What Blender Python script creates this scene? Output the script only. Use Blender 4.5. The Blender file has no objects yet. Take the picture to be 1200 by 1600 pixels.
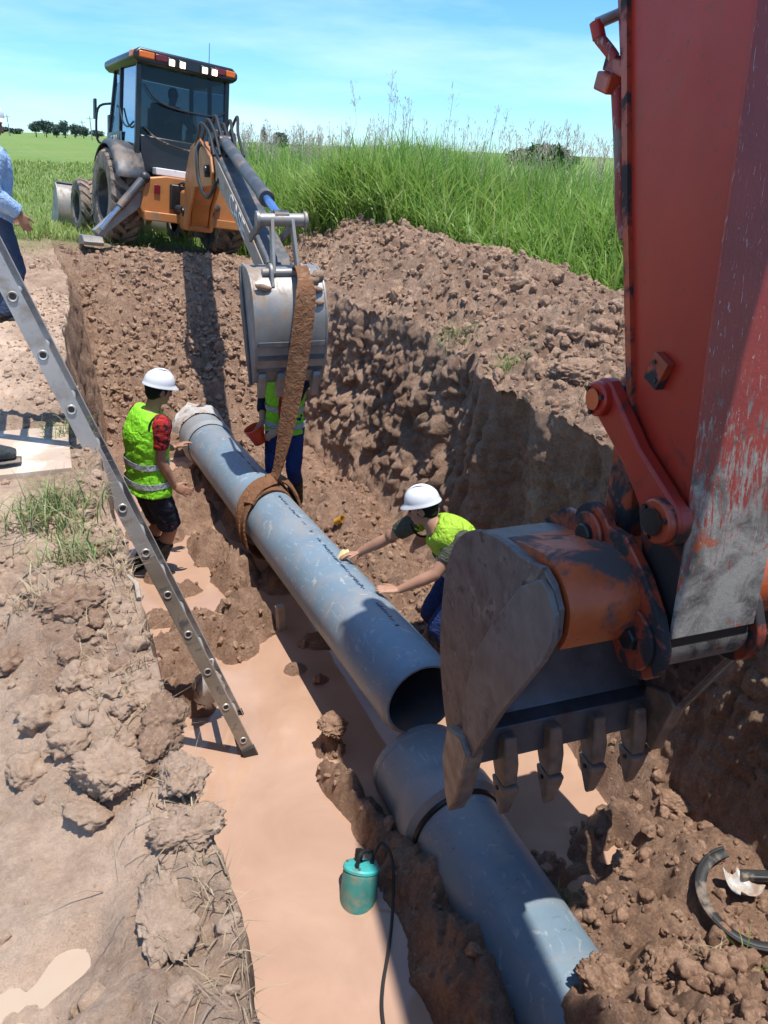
import bpy, bmesh, math, random
import numpy as np
from mathutils import Vector, Matrix, Quaternion

random.seed(7)
rng = np.random.default_rng(7)
scene = bpy.context.scene
COL = scene.collection
rad = math.radians

# ------------------------------------------------------------------ camera
cam_d = bpy.data.cameras.new("camera")
cam = bpy.data.objects.new("camera", cam_d)
COL.objects.link(cam)
scene.camera = cam
cam_d.sensor_fit = 'VERTICAL'
cam_d.sensor_height = 24.0
cam_d.lens = 24.0 * 1180.0 / 1600.0
cam_d.clip_start = 0.05
cam_d.clip_end = 3000.0
_h = Vector((0.434, 0.901, 0)).normalized()
_pt, _rl = rad(25.8), rad(2.5)
_f = Vector((_h.x * math.cos(_pt), _h.y * math.cos(_pt), -math.sin(_pt)))
_r = Vector((_h.y, -_h.x, 0))
_d = _f.cross(_r)
if _d.z > 0:
    _d = -_d
_rr = _r * math.cos(_rl) - _d * math.sin(_rl)
_dd = _r * math.sin(_rl) + _d * math.cos(_rl)
_m = Matrix((( _rr.x, -_dd.x, -_f.x), (_rr.y, -_dd.y, -_f.y), (_rr.z, -_dd.z, -_f.z))).to_4x4()
_m.translation = Vector((0, 0, 1.6))
cam.matrix_world = _m

# ------------------------------------------------------------------ sky, sun, exposure
TO_SUN = Vector((0.09, -0.20, 1.0)).normalized()
world = bpy.data.worlds.new("World")
scene.world = world
world.use_nodes = True
wn = world.node_tree.nodes
wl = world.node_tree.links
wn.clear()
w_out = wn.new('ShaderNodeOutputWorld')
w_bg = wn.new('ShaderNodeBackground')
w_sky = wn.new('ShaderNodeTexSky')
w_sky.sky_type = 'NISHITA'
w_sky.sun_disc = False
w_sky.sun_elevation = math.asin(TO_SUN.z)
w_sky.sun_rotation = math.atan2(TO_SUN.x, TO_SUN.y)
w_sky.altitude = 50
w_sky.air_density = 1.0
w_sky.dust_density = 0.0
w_sky.ozone_density = 1.5
w_bg.inputs['Strength'].default_value = 0.15
# thin high cloud streaks: a property of the sky direction, all round
w_tc = wn.new('ShaderNodeTexCoord')
w_map = wn.new('ShaderNodeMapping')
w_map.inputs['Scale'].default_value = (1.1, 1.6, 7.0)
w_map.inputs['Rotation'].default_value = (0.12, 0.1, 0.5)
w_noise = wn.new('ShaderNodeTexNoise')
w_noise.inputs['Scale'].default_value = 2.0
w_noise.inputs['Detail'].default_value = 6
w_noise.inputs['Roughness'].default_value = 0.55
w_ramp = wn.new('ShaderNodeValToRGB')
w_ramp.color_ramp.elements[0].position = 0.42
w_ramp.color_ramp.elements[0].color = (0, 0, 0, 1)
w_ramp.color_ramp.elements[1].position = 0.70
w_ramp.color_ramp.elements[1].color = (0.55, 0.55, 0.55, 1)
w_hsv = wn.new('ShaderNodeHueSaturation')
w_hsv.inputs['Saturation'].default_value = 1.0
w_hsv.inputs['Hue'].default_value = 0.495
w_mix = wn.new('ShaderNodeMixRGB')
w_mix.inputs[2].default_value = (4.2, 5.4, 6.2, 1)
wl.new(w_tc.outputs['Generated'], w_map.inputs['Vector'])
wl.new(w_map.outputs['Vector'], w_noise.inputs['Vector'])
wl.new(w_noise.outputs['Fac'], w_ramp.inputs['Fac'])
wl.new(w_ramp.outputs['Color'], w_mix.inputs[0])
wl.new(w_sky.outputs['Color'], w_hsv.inputs['Color'])
w_tint = wn.new('ShaderNodeMixRGB')
w_tint.blend_type = 'MULTIPLY'
w_tint.inputs[0].default_value = 1.0
w_tint.inputs[2].default_value = (0.33, 0.58, 0.86, 1)
wl.new(w_hsv.outputs['Color'], w_tint.inputs[1])
wl.new(w_tint.outputs['Color'], w_mix.inputs[1])
wl.new(w_mix.outputs['Color'], w_bg.inputs['Color'])
wl.new(w_bg.outputs['Background'], w_out.inputs['Surface'])

sun_d = bpy.data.lights.new("sun", 'SUN')
sun_d.energy = 3.7
sun_d.angle = rad(0.53)
sun_d.color = (1.0, 0.955, 0.88)
sun = bpy.data.objects.new("sun", sun_d)
COL.objects.link(sun)
sun.location = (20, -5, 40)
sun.rotation_euler = TO_SUN.to_track_quat('Z', 'Y').to_euler()

scene.view_settings.view_transform = 'Standard'
scene.view_settings.look = 'None'
scene.view_settings.exposure = 0.68
scene.view_settings.gamma = 1.0
scene.view_settings.use_curve_mapping = False
scene.render.engine = 'CYCLES'
scene.cycles.use_denoising = True
scene.cycles.max_bounces = 6
scene.cycles.diffuse_bounces = 3
scene.cycles.glossy_bounces = 3
scene.cycles.transparent_max_bounces = 12
scene.cycles.caustics_reflective = False
scene.cycles.caustics_refractive = False

# ------------------------------------------------------------------ numpy noise
def _hash(ix, iy, seed):
    ix = ix.astype(np.int64); iy = iy.astype(np.int64)
    h = (ix * 374761393 + iy * 668265263 + seed * 1274126177) & 0xffffffff
    h = ((h ^ (h >> 13)) * 1274126177) & 0xffffffff
    h = (h ^ (h >> 16)) & 0xffffffff
    return h.astype(np.float64) / 4294967295.0

def vnoise(x, y, seed=0):
    x = np.asarray(x, float); y = np.asarray(y, float)
    x, y = np.broadcast_arrays(x, y)
    ix = np.floor(x); iy = np.floor(y)
    fx = x - ix; fy = y - iy
    fx = fx * fx * fx * (fx * (fx * 6 - 15) + 10); fy = fy * fy * fy * (fy * (fy * 6 - 15) + 10)
    a = _hash(ix, iy, seed); b = _hash(ix + 1, iy, seed)
    c = _hash(ix, iy + 1, seed); d = _hash(ix + 1, iy + 1, seed)
    return (a + (b - a) * fx + (c - a) * fy + (a - b - c + d) * fx * fy) * 2 - 1

def fbm(x, y, oct=4, seed=0, gain=0.5):
    s = 0.0; a = 1.0; t = 0.0
    x = np.asarray(x, float); y = np.asarray(y, float)
    for o in range(oct):
        cs, sn = math.cos(o * 1.1), math.sin(o * 1.1)
        s = s + a * vnoise((x * cs - y * sn) * 2 ** o + 17.3 * o, (x * sn + y * cs) * 2 ** o - 9.1 * o, seed + o)
        t += a; a *= gain
    return s / t

def lumps(x, y, seed=0, rmin=.35, rmax=.75):
    """rounded random domes, one per jittered unit cell"""
    x = np.asarray(x, float); y = np.asarray(y, float)
    x, y = np.broadcast_arrays(x, y)
    wx = .42 * fbm(x * 1.3 + 5.1, y * 1.3, 3, seed + 40); wy = .42 * fbm(x * 1.3, y * 1.3 + 8.7, 3, seed + 50)
    x = x + wx; y = y + wy
    ix = np.floor(x); iy = np.floor(y)
    best = np.zeros(x.shape)
    for dx in (-1, 0, 1):
        for dy in (-1, 0, 1):
            cx = ix + dx; cy = iy + dy
            px = cx + _hash(cx, cy, seed); py = cy + _hash(cx, cy, seed + 1)
            r = rmin + (rmax - rmin) * _hash(cx, cy, seed + 2)
            an = _hash(cx, cy, seed + 3) * 3.14
            ddx = x - px; ddy = y - py
            u = (ddx * np.cos(an) + ddy * np.sin(an)) * 1.25
            v = -ddx * np.sin(an) + ddy * np.cos(an)
            q = 1 - (u * u + v * v) / (r * r)
            best = np.maximum(best, np.sqrt(np.maximum(q, 0)) * r)
    return best

def vnoise3(p, seed=0):
    i = np.floor(p); f = p - i; f = f * f * (3 - 2 * f)
    def h(dx, dy, dz): return _hash(i[:, 0] + dx + (i[:, 2] + dz) * 57, i[:, 1] + dy - (i[:, 2] + dz) * 131, seed)
    x, y, z = f.T
    a = h(0, 0, 0) * (1 - x) + h(1, 0, 0) * x; b = h(0, 1, 0) * (1 - x) + h(1, 1, 0) * x
    c = h(0, 0, 1) * (1 - x) + h(1, 0, 1) * x; d = h(0, 1, 1) * (1 - x) + h(1, 1, 1) * x
    return ((a * (1 - y) + b * y) * (1 - z) + (c * (1 - y) + d * y) * z) * 2 - 1

def fbm3(p, oct=4, seed=0, gain=.5):
    s = 0; a = 1; t = 0
    for o in range(oct):
        s = s + a * vnoise3(p * 2 ** o + 13.7 * o, seed + o); t += a; a *= gain
    return s / t

def ss(a, b, x):
    t = np.clip((np.asarray(x, float) - a) / (b - a), 0, 1)
    return t * t * (3 - 2 * t)

# ------------------------------------------------------------------ object helpers
def link(o, parent=None):
    COL.objects.link(o)
    if parent is not None:
        o.parent = parent
    return o

def tag(o, label=None, cat=None, group=None, kind=None):
    if label: o['label'] = label
    if cat: o['category'] = cat
    if group: o['group'] = group
    if kind: o['kind'] = kind
    return o

def thing(name, label, cat, loc=(0, 0, 0), rot=None, group=None):
    o = bpy.data.objects.new(name, None)
    o.empty_display_size = 0.2
    COL.objects.link(o)
    o.location = loc
    if rot is not None:
        o.rotation_euler = rot
    return tag(o, label, cat, group)

def mesh_np(name, v, f, smooth=True):
    """fast mesh from numpy arrays; f is (n,3) or (n,4)"""
    v = np.ascontiguousarray(v, dtype=np.float32); f = np.ascontiguousarray(f, dtype=np.int32)
    k = f.shape[1]
    me = bpy.data.meshes.new(name)
    me.vertices.add(len(v)); me.vertices.foreach_set('co', v.ravel())
    me.loops.add(f.size); me.loops.foreach_set('vertex_index', f.ravel())
    me.polygons.add(len(f))
    me.polygons.foreach_set('loop_start', np.arange(0, f.size, k, dtype=np.int32))
    me.polygons.foreach_set('loop_total', np.full(len(f), k, dtype=np.int32))
    me.polygons.foreach_set('use_smooth', np.full(len(f), smooth, dtype=bool))
    me.update(calc_edges=True)
    return me

def attr(me, name, arr):
    a = me.attributes.new(name, 'FLOAT', 'POINT')
    a.data.foreach_set('value', np.ascontiguousarray(arr, dtype=np.float32).ravel())

def V(*a):
    return Vector(a[0]) if len(a) == 1 else Vector(a)

def frame_for(d, side=None):
    d = d.normalized()
    if side is None:
        side = Vector((0, 0, 1)) if abs(d.z) < 0.9 else Vector((1, 0, 0))
    s = side - d * side.dot(d)
    if s.length < 1e-6:
        s = Vector((1, 0, 0)) - d * d.x
    s.normalize()
    return s, d.cross(s)

class MB:
    """collects shapes into one mesh"""
    def __init__(self):
        self.v = []; self.f = []
    def add(self, vs, fs, M=None):
        n = len(self.v)
        for p in vs:
            p = Vector(p)
            self.v.append(tuple(M @ p) if M is not None else tuple(p))
        for q in fs:
            self.f.append(tuple(i + n for i in q))
        return self
    def box(self, c, s, rot=None, taper=None):
        x, y, z = s[0] / 2, s[1] / 2, s[2] / 2
        tx, ty = taper if taper else (1, 1)
        vs = [(-x, -y, -z), (x, -y, -z), (x, y, -z), (-x, y, -z), (-x * tx, -y * ty, z), (x * tx, -y * ty, z), (x * tx, y * ty, z), (-x * tx, y * ty, z)]
        M = Matrix.Translation(c)
        if rot is not None:
            M = M @ (rot.to_4x4() if isinstance(rot, (Matrix, Quaternion)) and not (isinstance(rot, Matrix) and len(rot) == 4) else (rot if isinstance(rot, Matrix) else Matrix(( (1,0,0,0),(0,1,0,0),(0,0,1,0),(0,0,0,1))) @ (__import__('mathutils').Euler(rot).to_matrix().to_4x4())))
        return self.add(vs, [(3, 2, 1, 0), (4, 5, 6, 7), (0, 1, 5, 4), (1, 2, 6, 5), (2, 3, 7, 6), (3, 0, 4, 7)], M)
    def bar(self, a, b, w, t, side=None, w2=None, t2=None):
        """rectangular bar from a to b; w along side, t across"""
        a, b = Vector(a), Vector(b)
        s, u = frame_for(b - a, Vector(side) if side is not None else None)
        w2 = w if w2 is None else w2; t2 = t if t2 is None else t2
        vs = []
        for p, ww, tt in ((a, w, t), (b, w2, t2)):
            for i, j in ((-1, -1), (1, -1), (1, 1), (-1, 1)):
                vs.append(p + s * (i * ww / 2) + u * (j * tt / 2))
        return self.add(vs, [(3, 2, 1, 0), (4, 5, 6, 7), (0, 1, 5, 4), (1, 2, 6, 5), (2, 3, 7, 6), (3, 0, 4, 7)])
    def tube(self, path, radii, n=12, side=None, flat=1.0, cap=True, closed=False):
        """radii: number, list of numbers or list of (along side, across)"""
        path = [Vector(p) for p in path]
        m = len(path)
        if not isinstance(radii, (list, tuple)):
            radii = [radii] * m
        base = len(self.v)
        prev = Vector(side) if side is not None else None
        for i, p in enumerate(path):
            if closed:
                d = path[(i + 1) % m] - path[i - 1]
            else:
                d = path[min(i + 1, m - 1)] - path[max(i - 1, 0)]
            if d.length < 1e-9: d = Vector((0, 0, 1))
            s, u = frame_for(d, prev)
            if side is None: prev = s
            r = radii[i]
            ra, rb = r if isinstance(r, (list, tuple)) else (r, r * flat)
            for k in range(n):
                a = 2 * math.pi * k / n
                self.v.append(tuple(p + s * (math.cos(a) * ra) + u * (math.sin(a) * rb)))
        rings = m if closed else m - 1
        for i in range(rings):
            i2 = (i + 1) % m
            for k in range(n):
                k2 = (k + 1) % n
                self.f.append((base + i * n + k, base + i * n + k2, base + i2 * n + k2, base + i2 * n + k))
        if cap and not closed:
            self.f.append(tuple(base + k for k in reversed(range(n))))
            self.f.append(tuple(base + (m - 1) * n + k for k in range(n)))
        return self
    def cyl(self, a, b, r, n=24, r2=None):
        return self.tube([a, b], [r, r if r2 is None else r2], n)
    def prism(self, poly, axis, lo, hi):
        """poly: list of 2d points; axis 'x': points are (y,z); 'y': (x,z); 'z': (x,y)"""
        n = len(poly); base = len(self.v)
        area = sum(poly[i][0] * poly[(i + 1) % n][1] - poly[(i + 1) % n][0] * poly[i][1] for i in range(n))
        if area < 0: poly = poly[::-1]
        def P(p, t):
            return {'x': (t, p[0], p[1]), 'y': (p[0], t, p[1]), 'z': (p[0], p[1], t)}[axis]
        for t in (lo, hi):
            for p in poly:
                self.v.append(P(p, t))
        flip = axis == 'y'
        A = tuple(base + i for i in range(n)); B = tuple(base + n + i for i in range(n))
        self.f.append(A if flip else A[::-1]); self.f.append(B[::-1] if flip else B)
        for i in range(n):
            j = (i + 1) % n
            q = (base + i, base + j, base + n + j, base + n + i)
            self.f.append(q[::-1] if flip else q)
        return self
    def lathe(self, prof, M=None, n=32, cap=False):
        """prof: (r,z) list about z; M transform"""
        base = len(self.v); m = len(prof)
        for r, z in prof:
            for k in range(n):
                a = 2 * math.pi * k / n
                p = Vector((r * math.cos(a), r * math.sin(a), z))
                self.v.append(tuple(M @ p) if M is not None else tuple(p))
        for i in range(m - 1):
            for k in range(n):
                k2 = (k + 1) % n
                self.f.append((base + i * n + k, base + i * n + k2, base + (i + 1) * n + k2, base + (i + 1) * n + k))
        if cap:
            self.f.append(tuple(base + k for k in reversed(range(n))))
            self.f.append(tuple(base + (m - 1) * n + k for k in range(n)))
        return self
    def ball(self, c, r, n=12, M=None):
        rx, ry, rz = r if isinstance(r, (list, tuple)) else (r, r, r)
        prof = []
        vs = []; fs = []
        m = max(6, n // 2 + 1)
        for i in range(m + 1):
            ph = math.pi * i / m
            for k in range(n):
                a = 2 * math.pi * k / n
                p = Vector((rx * math.sin(ph) * math.cos(a), ry * math.sin(ph) * math.sin(a), -rz * math.cos(ph)))
                if M is not None: p = M @ p
                vs.append(Vector(c) + p)
        for i in range(m):
            for k in range(n):
                k2 = (k + 1) % n
                fs.append((i * n + k, i * n + k2, (i + 1) * n + k2, (i + 1) * n + k))
        return self.add(vs, fs)
    def mesh(self, name, smooth=True, angle=35):
        me = bpy.data.meshes.new(name)
        me.from_pydata(self.v, [], self.f)
        me.validate()
        if smooth:
            me.shade_smooth()
            me.set_sharp_from_angle(angle=rad(angle))
        return me
    def build(self, name, mat, parent=None, smooth=True, angle=35, bev=0.0, seg=2, origin=None):
        me = self.mesh(name, smooth, angle)
        if mat is not None: me.materials.append(mat)
        o = bpy.data.objects.new(name, me)
        link(o, parent)
        if bev:
            b = o.modifiers.new('bevel', 'BEVEL'); b.width = bev; b.segments = seg
            b.limit_method = 'ANGLE'; b.angle_limit = rad(40); b.harden_normals = False
        return o

def arc(c, r, a0, a1, n):
    return [(c[0] + r * math.cos(rad(a0 + (a1 - a0) * i / n)), c[1] + r * math.sin(rad(a0 + (a1 - a0) * i / n))) for i in range(n + 1)]

def smooth_path(pts, sub=6):
    """Catmull-Rom through points (any dimension)"""
    P = [np.array(p, float) for p in pts]
    out = []
    for i in range(len(P) - 1):
        p0 = P[max(i - 1, 0)]; p1 = P[i]; p2 = P[i + 1]; p3 = P[min(i + 2, len(P) - 1)]
        for k in range(sub):
            t = k / sub
            out.append(.5 * ((2 * p1) + (-p0 + p2) * t + (2 * p0 - 5 * p1 + 4 * p2 - p3) * t * t + (-p0 + 3 * p1 - 3 * p2 + p3) * t ** 3))
    out.append(P[-1])
    return [tuple(float(c) for c in p) for p in out]

def copy_tree(o, parent=None):
    c = o.copy(); COL.objects.link(c); c.parent = parent
    for ch in list(o.children):
        copy_tree(ch, c)
    return c
# ------------------------------------------------------------------ materials
class NT:
    def __init__(self, name):
        self.m = bpy.data.materials.new(name)
        self.m.use_nodes = True
        self.t = self.m.node_tree
        self.t.nodes.clear()
        self.out = self.t.nodes.new('ShaderNodeOutputMaterial')
        self.b = self.t.nodes.new('ShaderNodeBsdfPrincipled')
        self.t.links.new(self.b.outputs[0], self.out.inputs[0])
        self.coord = None
    def n(self, kind, **kw):
        nd = self.t.nodes.new(kind)
        for k, v in kw.items():
            if k.startswith('_'): setattr(nd, k[1:], v)
            else: nd.inputs[k.replace('_', ' ')].default_value = v
        return nd
    def l(self, a, b):
        self.t.links.new(a, b)
    def obj(self):
        if self.coord is None:
            self.coord = self.t.nodes.new('ShaderNodeTexCoord').outputs['Object']
        return self.coord
    def noise(self, scale, detail=4, rough=.55, dist=0.0, vec=None, stretch=None):
        nd = self.n('ShaderNodeTexNoise', Scale=scale, Detail=detail, Roughness=rough, Distortion=dist)
        v = vec if vec is not None else self.obj()
        if stretch is not None:
            mp = self.n('ShaderNodeMapping'); mp.inputs['Scale'].default_value = stretch
            self.l(v, mp.inputs['Vector']); v = mp.outputs['Vector']
        self.l(v, nd.inputs['Vector'])
        return nd.outputs['Fac']
    def ramp(self, fac, lo, hi, c0=(0, 0, 0, 1), c1=(1, 1, 1, 1)):
        r = self.t.nodes.new('ShaderNodeValToRGB')
        r.color_ramp.elements[0].position = lo; r.color_ramp.elements[0].color = c0
        r.color_ramp.elements[1].position = hi; r.color_ramp.elements[1].color = c1
        self.l(fac, r.inputs['Fac'])
        return r.outputs['Color']
    def mix(self, fac, a, b, mode='MIX'):
        m = self.t.nodes.new('ShaderNodeMixRGB'); m.blend_type = mode
        for s, i in ((fac, 0), (a, 1), (b, 2)):
            if isinstance(s, bpy.types.NodeSocket): self.l(s, m.inputs[i])
            elif i == 0: m.inputs[0].default_value = s
            else: m.inputs[i].default_value = (*s[:3], 1)
        return m.outputs[0]
    def math(self, op, a, b=0.0, clamp=False):
        m = self.t.nodes.new('ShaderNodeMath'); m.operation = op; m.use_clamp = clamp
        for s, i in ((a, 0), (b, 1)):
            if isinstance(s, bpy.types.NodeSocket): self.l(s, m.inputs[i])
            else: m.inputs[i].default_value = s
        return m.outputs[0]
    def attr(self, name):
        a = self.t.nodes.new('ShaderNodeAttribute'); a.attribute_name = name
        return a.outputs['Fac']
    def bump(self, h, strength=.3, dist=.01, prev=None):
        b = self.n('ShaderNodeBump', Strength=strength, Distance=dist)
        self.l(h, b.inputs['Height'])
        if prev is not None: self.l(prev, b.inputs['Normal'])
        return b.outputs['Normal']
    def set(self, color=None, rough=None, metal=None, normal=None, spec=None, **kw):
        def put(sock, v):
            if isinstance(v, bpy.types.NodeSocket): self.l(v, self.b.inputs[sock])
            elif sock == 'Base Color': self.b.inputs[sock].default_value = (*v[:3], 1)
            else: self.b.inputs[sock].default_value = v
        if color is not None: put('Base Color', color)
        if rough is not None: put('Roughness', rough)
        if metal is not None: put('Metallic', metal)
        if normal is not None: put('Normal', normal)
        if spec is not None: put('Specular IOR Level', spec)
        return self.m

def pmat(name, base, rough=.5, metal=0.0, var=.25, vscale=6, dirt=None, dlo=.5, dhi=.65, dscale=5, wear=None, wlo=.62, whi=.68, wscale=14, wstretch=None, bump=.15, bscale=60, spec=.5):
    t = NT(name)
    c = t.mix(t.ramp(t.noise(vscale, 5), .3, .75), [x * (1 - var) for x in base], [min(1, x * (1 + var)) for x in base])
    r = t.math('ADD', rough - .08, t.math('MULTIPLY', t.noise(vscale * 3, 3), .16))
    if wear is not None:
        wf = t.ramp(t.noise(wscale, 6, .65, stretch=wstretch), wlo, whi)
        c = t.mix(wf, c, wear)
    if dirt is not None:
        df = t.ramp(t.noise(dscale, 7, .62, .4), dlo, dhi)
        c = t.mix(df, c, dirt)
        r = t.mix(df, r, (.85, .85, .85))
    nrm = t.bump(t.noise(bscale, 4), bump, .004) if bump else None
    return t.set(c, r, metal, nrm, spec)

MUD_DRY = (0.33, 0.225, 0.16)
MUD_TAN = (0.43, 0.295, 0.205)
MUD_RED = (0.36, 0.19, 0.115)
M = {}

def soil_nodes(t, wet, tanmix, grass=None, sc=1.0):
    v = t.n('ShaderNodeNewGeometry').outputs['Position'] if False else t.obj()
    big = t.ramp(t.noise(1.1 * sc, 5, .6, vec=v), .35, .68)
    mid = t.ramp(t.noise(7 * sc, 6, .65, .5, vec=v), .32, .7)
    fine = t.noise(55 * sc, 5, .7, vec=v)
    red = t.ramp(t.noise(2.3 * sc, 4, .6, .8, vec=v), .48, .72)
    c = t.mix(mid, (.27, .152, .094), (.60, .405, .28))
    c = t.mix(t.math('MULTIPLY', red, .55), c, MUD_RED)
    c = t.mix(t.math('MULTIPLY', big, .45), c, (.22, .132, .085))
    c = t.mix(tanmix, c, t.mix(mid, (.56, .395, .278), (.74, .555, .415)))
    c = t.mix(t.math('MULTIPLY', wet, .62), c, t.mix(mid, (.31, .168, .105), (.54, .33, .22)))
    grit_shade = t.ramp(fine, .36, .66)
    c = t.mix(t.math('MULTIPLY', t.math('SUBTRACT', 1.0, grit_shade), t.math('SUBTRACT', .5, t.math('MULTIPLY', tanmix, .38))), c, (.12, .072, .048))  # dark grains, deepened to paint crevice shade into the soil colour
    lt = t.ramp(t.noise(80 * sc, 4, .7, vec=v), .54, .68)
    c = t.mix(t.math('MULTIPLY', lt, .38), c, (.66, .50, .37))
    return c, mid, fine, v

def make_ground():
    t = NT('soil')
    wet = t.attr('wet'); tan = t.attr('tan'); gr = t.attr('grassy')
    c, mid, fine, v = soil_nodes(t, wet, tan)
    g1 = t.noise(2.0, 5, .6, vec=v); g2 = t.noise(26, 4, .7, vec=v)
    gc = t.mix(t.ramp(g1, .3, .7), (.075, .16, .022), (.17, .27, .045))
    gc = t.mix(t.math('MULTIPLY', t.ramp(g2, .4, .7), .5), gc, (.26, .30, .10))
    far = t.noise(.09, 4, .6, vec=v)
    gc = t.mix(t.math('MULTIPLY', t.ramp(far, .4, .7), .5), gc, (.24, .28, .09))
    c = t.mix(gr, c, gc)
    rough = t.math('SUBTRACT', t.math('SUBTRACT', .93, t.math('MULTIPLY', tan, t.math('MULTIPLY', mid, .35))), t.math('MULTIPLY', wet, t.math('ADD', .25, t.math('MULTIPLY', mid, .3))))
    cr = t.n('ShaderNodeTexVoronoi', Scale=42.0); t.l(v, cr.inputs['Vector'])
    n0 = t.bump(t.math('MULTIPLY', cr.outputs['Distance'], t.math('SUBTRACT', 1.0, t.math('MULTIPLY', tan, .8))), -.6, .03)
    n1 = t.bump(t.math('MULTIPLY', t.noise(24, 8, .78, .3, vec=v), t.math('SUBTRACT', 1.0, t.math('MULTIPLY', tan, .65))), .9, .05, n0)
    n2 = t.bump(t.noise(120, 4, .7, vec=v), .5, .010, n1)
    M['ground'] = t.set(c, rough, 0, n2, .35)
make_ground()

def make_clod(name, tanv, wetv):
    t = NT(name)
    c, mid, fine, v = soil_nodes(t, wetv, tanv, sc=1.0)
    n1 = t.bump(t.noise(38, 8, .8, .3, vec=v), .7, .022)
    n2 = t.bump(t.noise(150, 5, .75, vec=v), .6, .008, n1)
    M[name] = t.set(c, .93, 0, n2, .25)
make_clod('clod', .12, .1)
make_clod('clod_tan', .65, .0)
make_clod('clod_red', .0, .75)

def make_water():
    t = NT('muddy_water')
    c = t.mix(t.ramp(t.noise(1.6, 5, .6, .6), .3, .7), (.37, .228, .155), (.48, .308, .218))
    c = t.mix(t.math('MULTIPLY', t.ramp(t.noise(60, 3), .62, .75), .3), c, (.42, .24, .15))
    n = t.bump(t.noise(5, 3, .5), .06, .02)
    sc = t.ramp(t.noise(9, 7, .75, 1.5), .66, .70)
    c = t.mix(t.math('MULTIPLY', sc, .35), c, (.30, .185, .125))
    M['water'] = t.set(c, .07, 0, n, .5)
make_water()
def make_puddle():
    t = NT('bank_puddle')
    c = t.mix(t.noise(6, 4), (.40, .29, .205), (.50, .38, .275))
    M['puddle'] = t.set(c, .10, 0, None, .5)
make_puddle()

def make_blades(name, lo, hi, dry, dryamt=.15, trans=.35):
    t = NT(name)
    r = t.attr('rnd'); h = t.attr('tip')
    c = t.mix(r, lo, hi)
    c = t.mix(t.math('MULTIPLY', t.ramp(t.math('FRACT', t.math('MULTIPLY', r, 7.31)), 1 - dryamt - .02, 1 - dryamt), .8), c, dry)
    c = t.mix(t.math('MULTIPLY', h, .35), c, [min(1, x * 1.5) for x in hi])
    t.set(c, .45, 0, None, .35)
    tr = t.n('ShaderNodeBsdfTranslucent'); t.l(c, tr.inputs['Color'])
    mx = t.n('ShaderNodeMixShader'); mx.inputs[0].default_value = trans
    t.l(t.b.outputs[0], mx.inputs[1]); t.l(tr.outputs[0], mx.inputs[2]); t.l(mx.outputs[0], t.out.inputs[0])
    M[name] = t.m
make_blades('reed', (.085, .18, .024), (.26, .40, .085), (.45, .44, .20), .12, .45)
make_blades('field', (.13, .21, .035), (.27, .36, .085), (.40, .36, .18), .25, .3)
make_blades('tuft', (.10, .17, .05), (.24, .30, .11), (.36, .28, .17), .3, .25)
make_blades('straw', (.26, .19, .12), (.40, .31, .20), (.2, .14, .09), .3, .1)
make_blades('panicle', (.40, .34, .28), (.55, .48, .40), (.35, .28, .22), .3, .4)

# machines
M['ex_red'] = pmat('faded_red_paint', (.32, .020, .011), .38, var=.22, vscale=2.2, dirt=(.10, .055, .035), dlo=.60, dhi=.85, dscale=7, wear=(.13, .05, .03), wlo=.66, whi=.72, wscale=26, bump=.12, bscale=40)
M['ex_inner'] = pmat('scraped_dark_red_paint', (.26, .035, .030), .5, var=.3, vscale=3, dirt=(.20, .18, .16), dlo=.56, dhi=.66, dscale=6, wear=(.34, .32, .30), wlo=.57, whi=.63, wscale=16, wstretch=(6, 6, .9), bump=.3, bscale=50)
M['ex_worn'] = pmat('scraped_bare_steel', (.25, .235, .215), .42, .45, var=.4, vscale=8, dirt=(.06, .045, .04), dlo=.48, dhi=.62, dscale=9, wear=(.33, .07, .025), wlo=.64, whi=.68, wscale=10, bump=.35, bscale=70)
M['ex_orange'] = pmat('worn_orange_bucket_paint', (.50, .10, .028), .42, var=.3, vscale=5, dirt=(.085, .065, .06), dlo=.52, dhi=.60, dscale=4.5, wear=(.30, .25, .22), wlo=.63, whi=.70, wscale=9, bump=.35, bscale=45)
M['ex_ear'] = pmat('greasy_dark_red_steel', (.34, .055, .025), .32, var=.35, vscale=7, dirt=(.022, .019, .02), dlo=.46, dhi=.54, dscale=6, bump=.25, bscale=40)
M['bk_steel'] = pmat('muddy_bucket_steel', (.19, .16, .145), .5, .15, var=.35, vscale=5, dirt=(.20, .135, .10), dlo=.52, dhi=.68, dscale=5, wear=(.055, .045, .045), wlo=.6, whi=.7, wscale=7, bump=.5, bscale=40)
M['bk_side'] = pmat('dark_brown_side_plate', (.15, .112, .102), .5, .08, var=.55, vscale=9, dirt=(.30, .21, .155), dlo=.56, dhi=.64, dscale=11, wear=(.05, .04, .04), wlo=.56, whi=.64, wscale=9, bump=.8, bscale=40)
M['bk_inside'] = pmat('polished_bucket_inside', (.13, .15, .175), .33, .3, var=.4, vscale=4, dirt=(.15, .10, .075), dlo=.55, dhi=.75, dscale=6, bump=.3, bscale=50)
M['tooth'] = pmat('worn_tooth_steel', (.27, .225, .185), .45, .15, var=.4, vscale=14, dirt=(.36, .25, .175), dlo=.5, dhi=.65, dscale=12, bump=.5, bscale=60)
M['chrome'] = pmat('chrome_rod', (.62, .63, .64), .16, 1.0, var=.08, bump=0)
M['black_steel'] = pmat('greasy_black_steel', (.022, .021, .022), .35, .2, var=.4, dirt=(.09, .06, .045), dlo=.6, dhi=.75, bump=.25)
M['hose'] = pmat('black_rubber_hose', (.02, .02, .021), .55, 0, bump=.15)
M['zinc'] = pmat('zinc_fitting', (.42, .42, .40), .35, .8, dirt=(.2, .15, .12), dlo=.6, dhi=.7, bump=.1)
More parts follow.
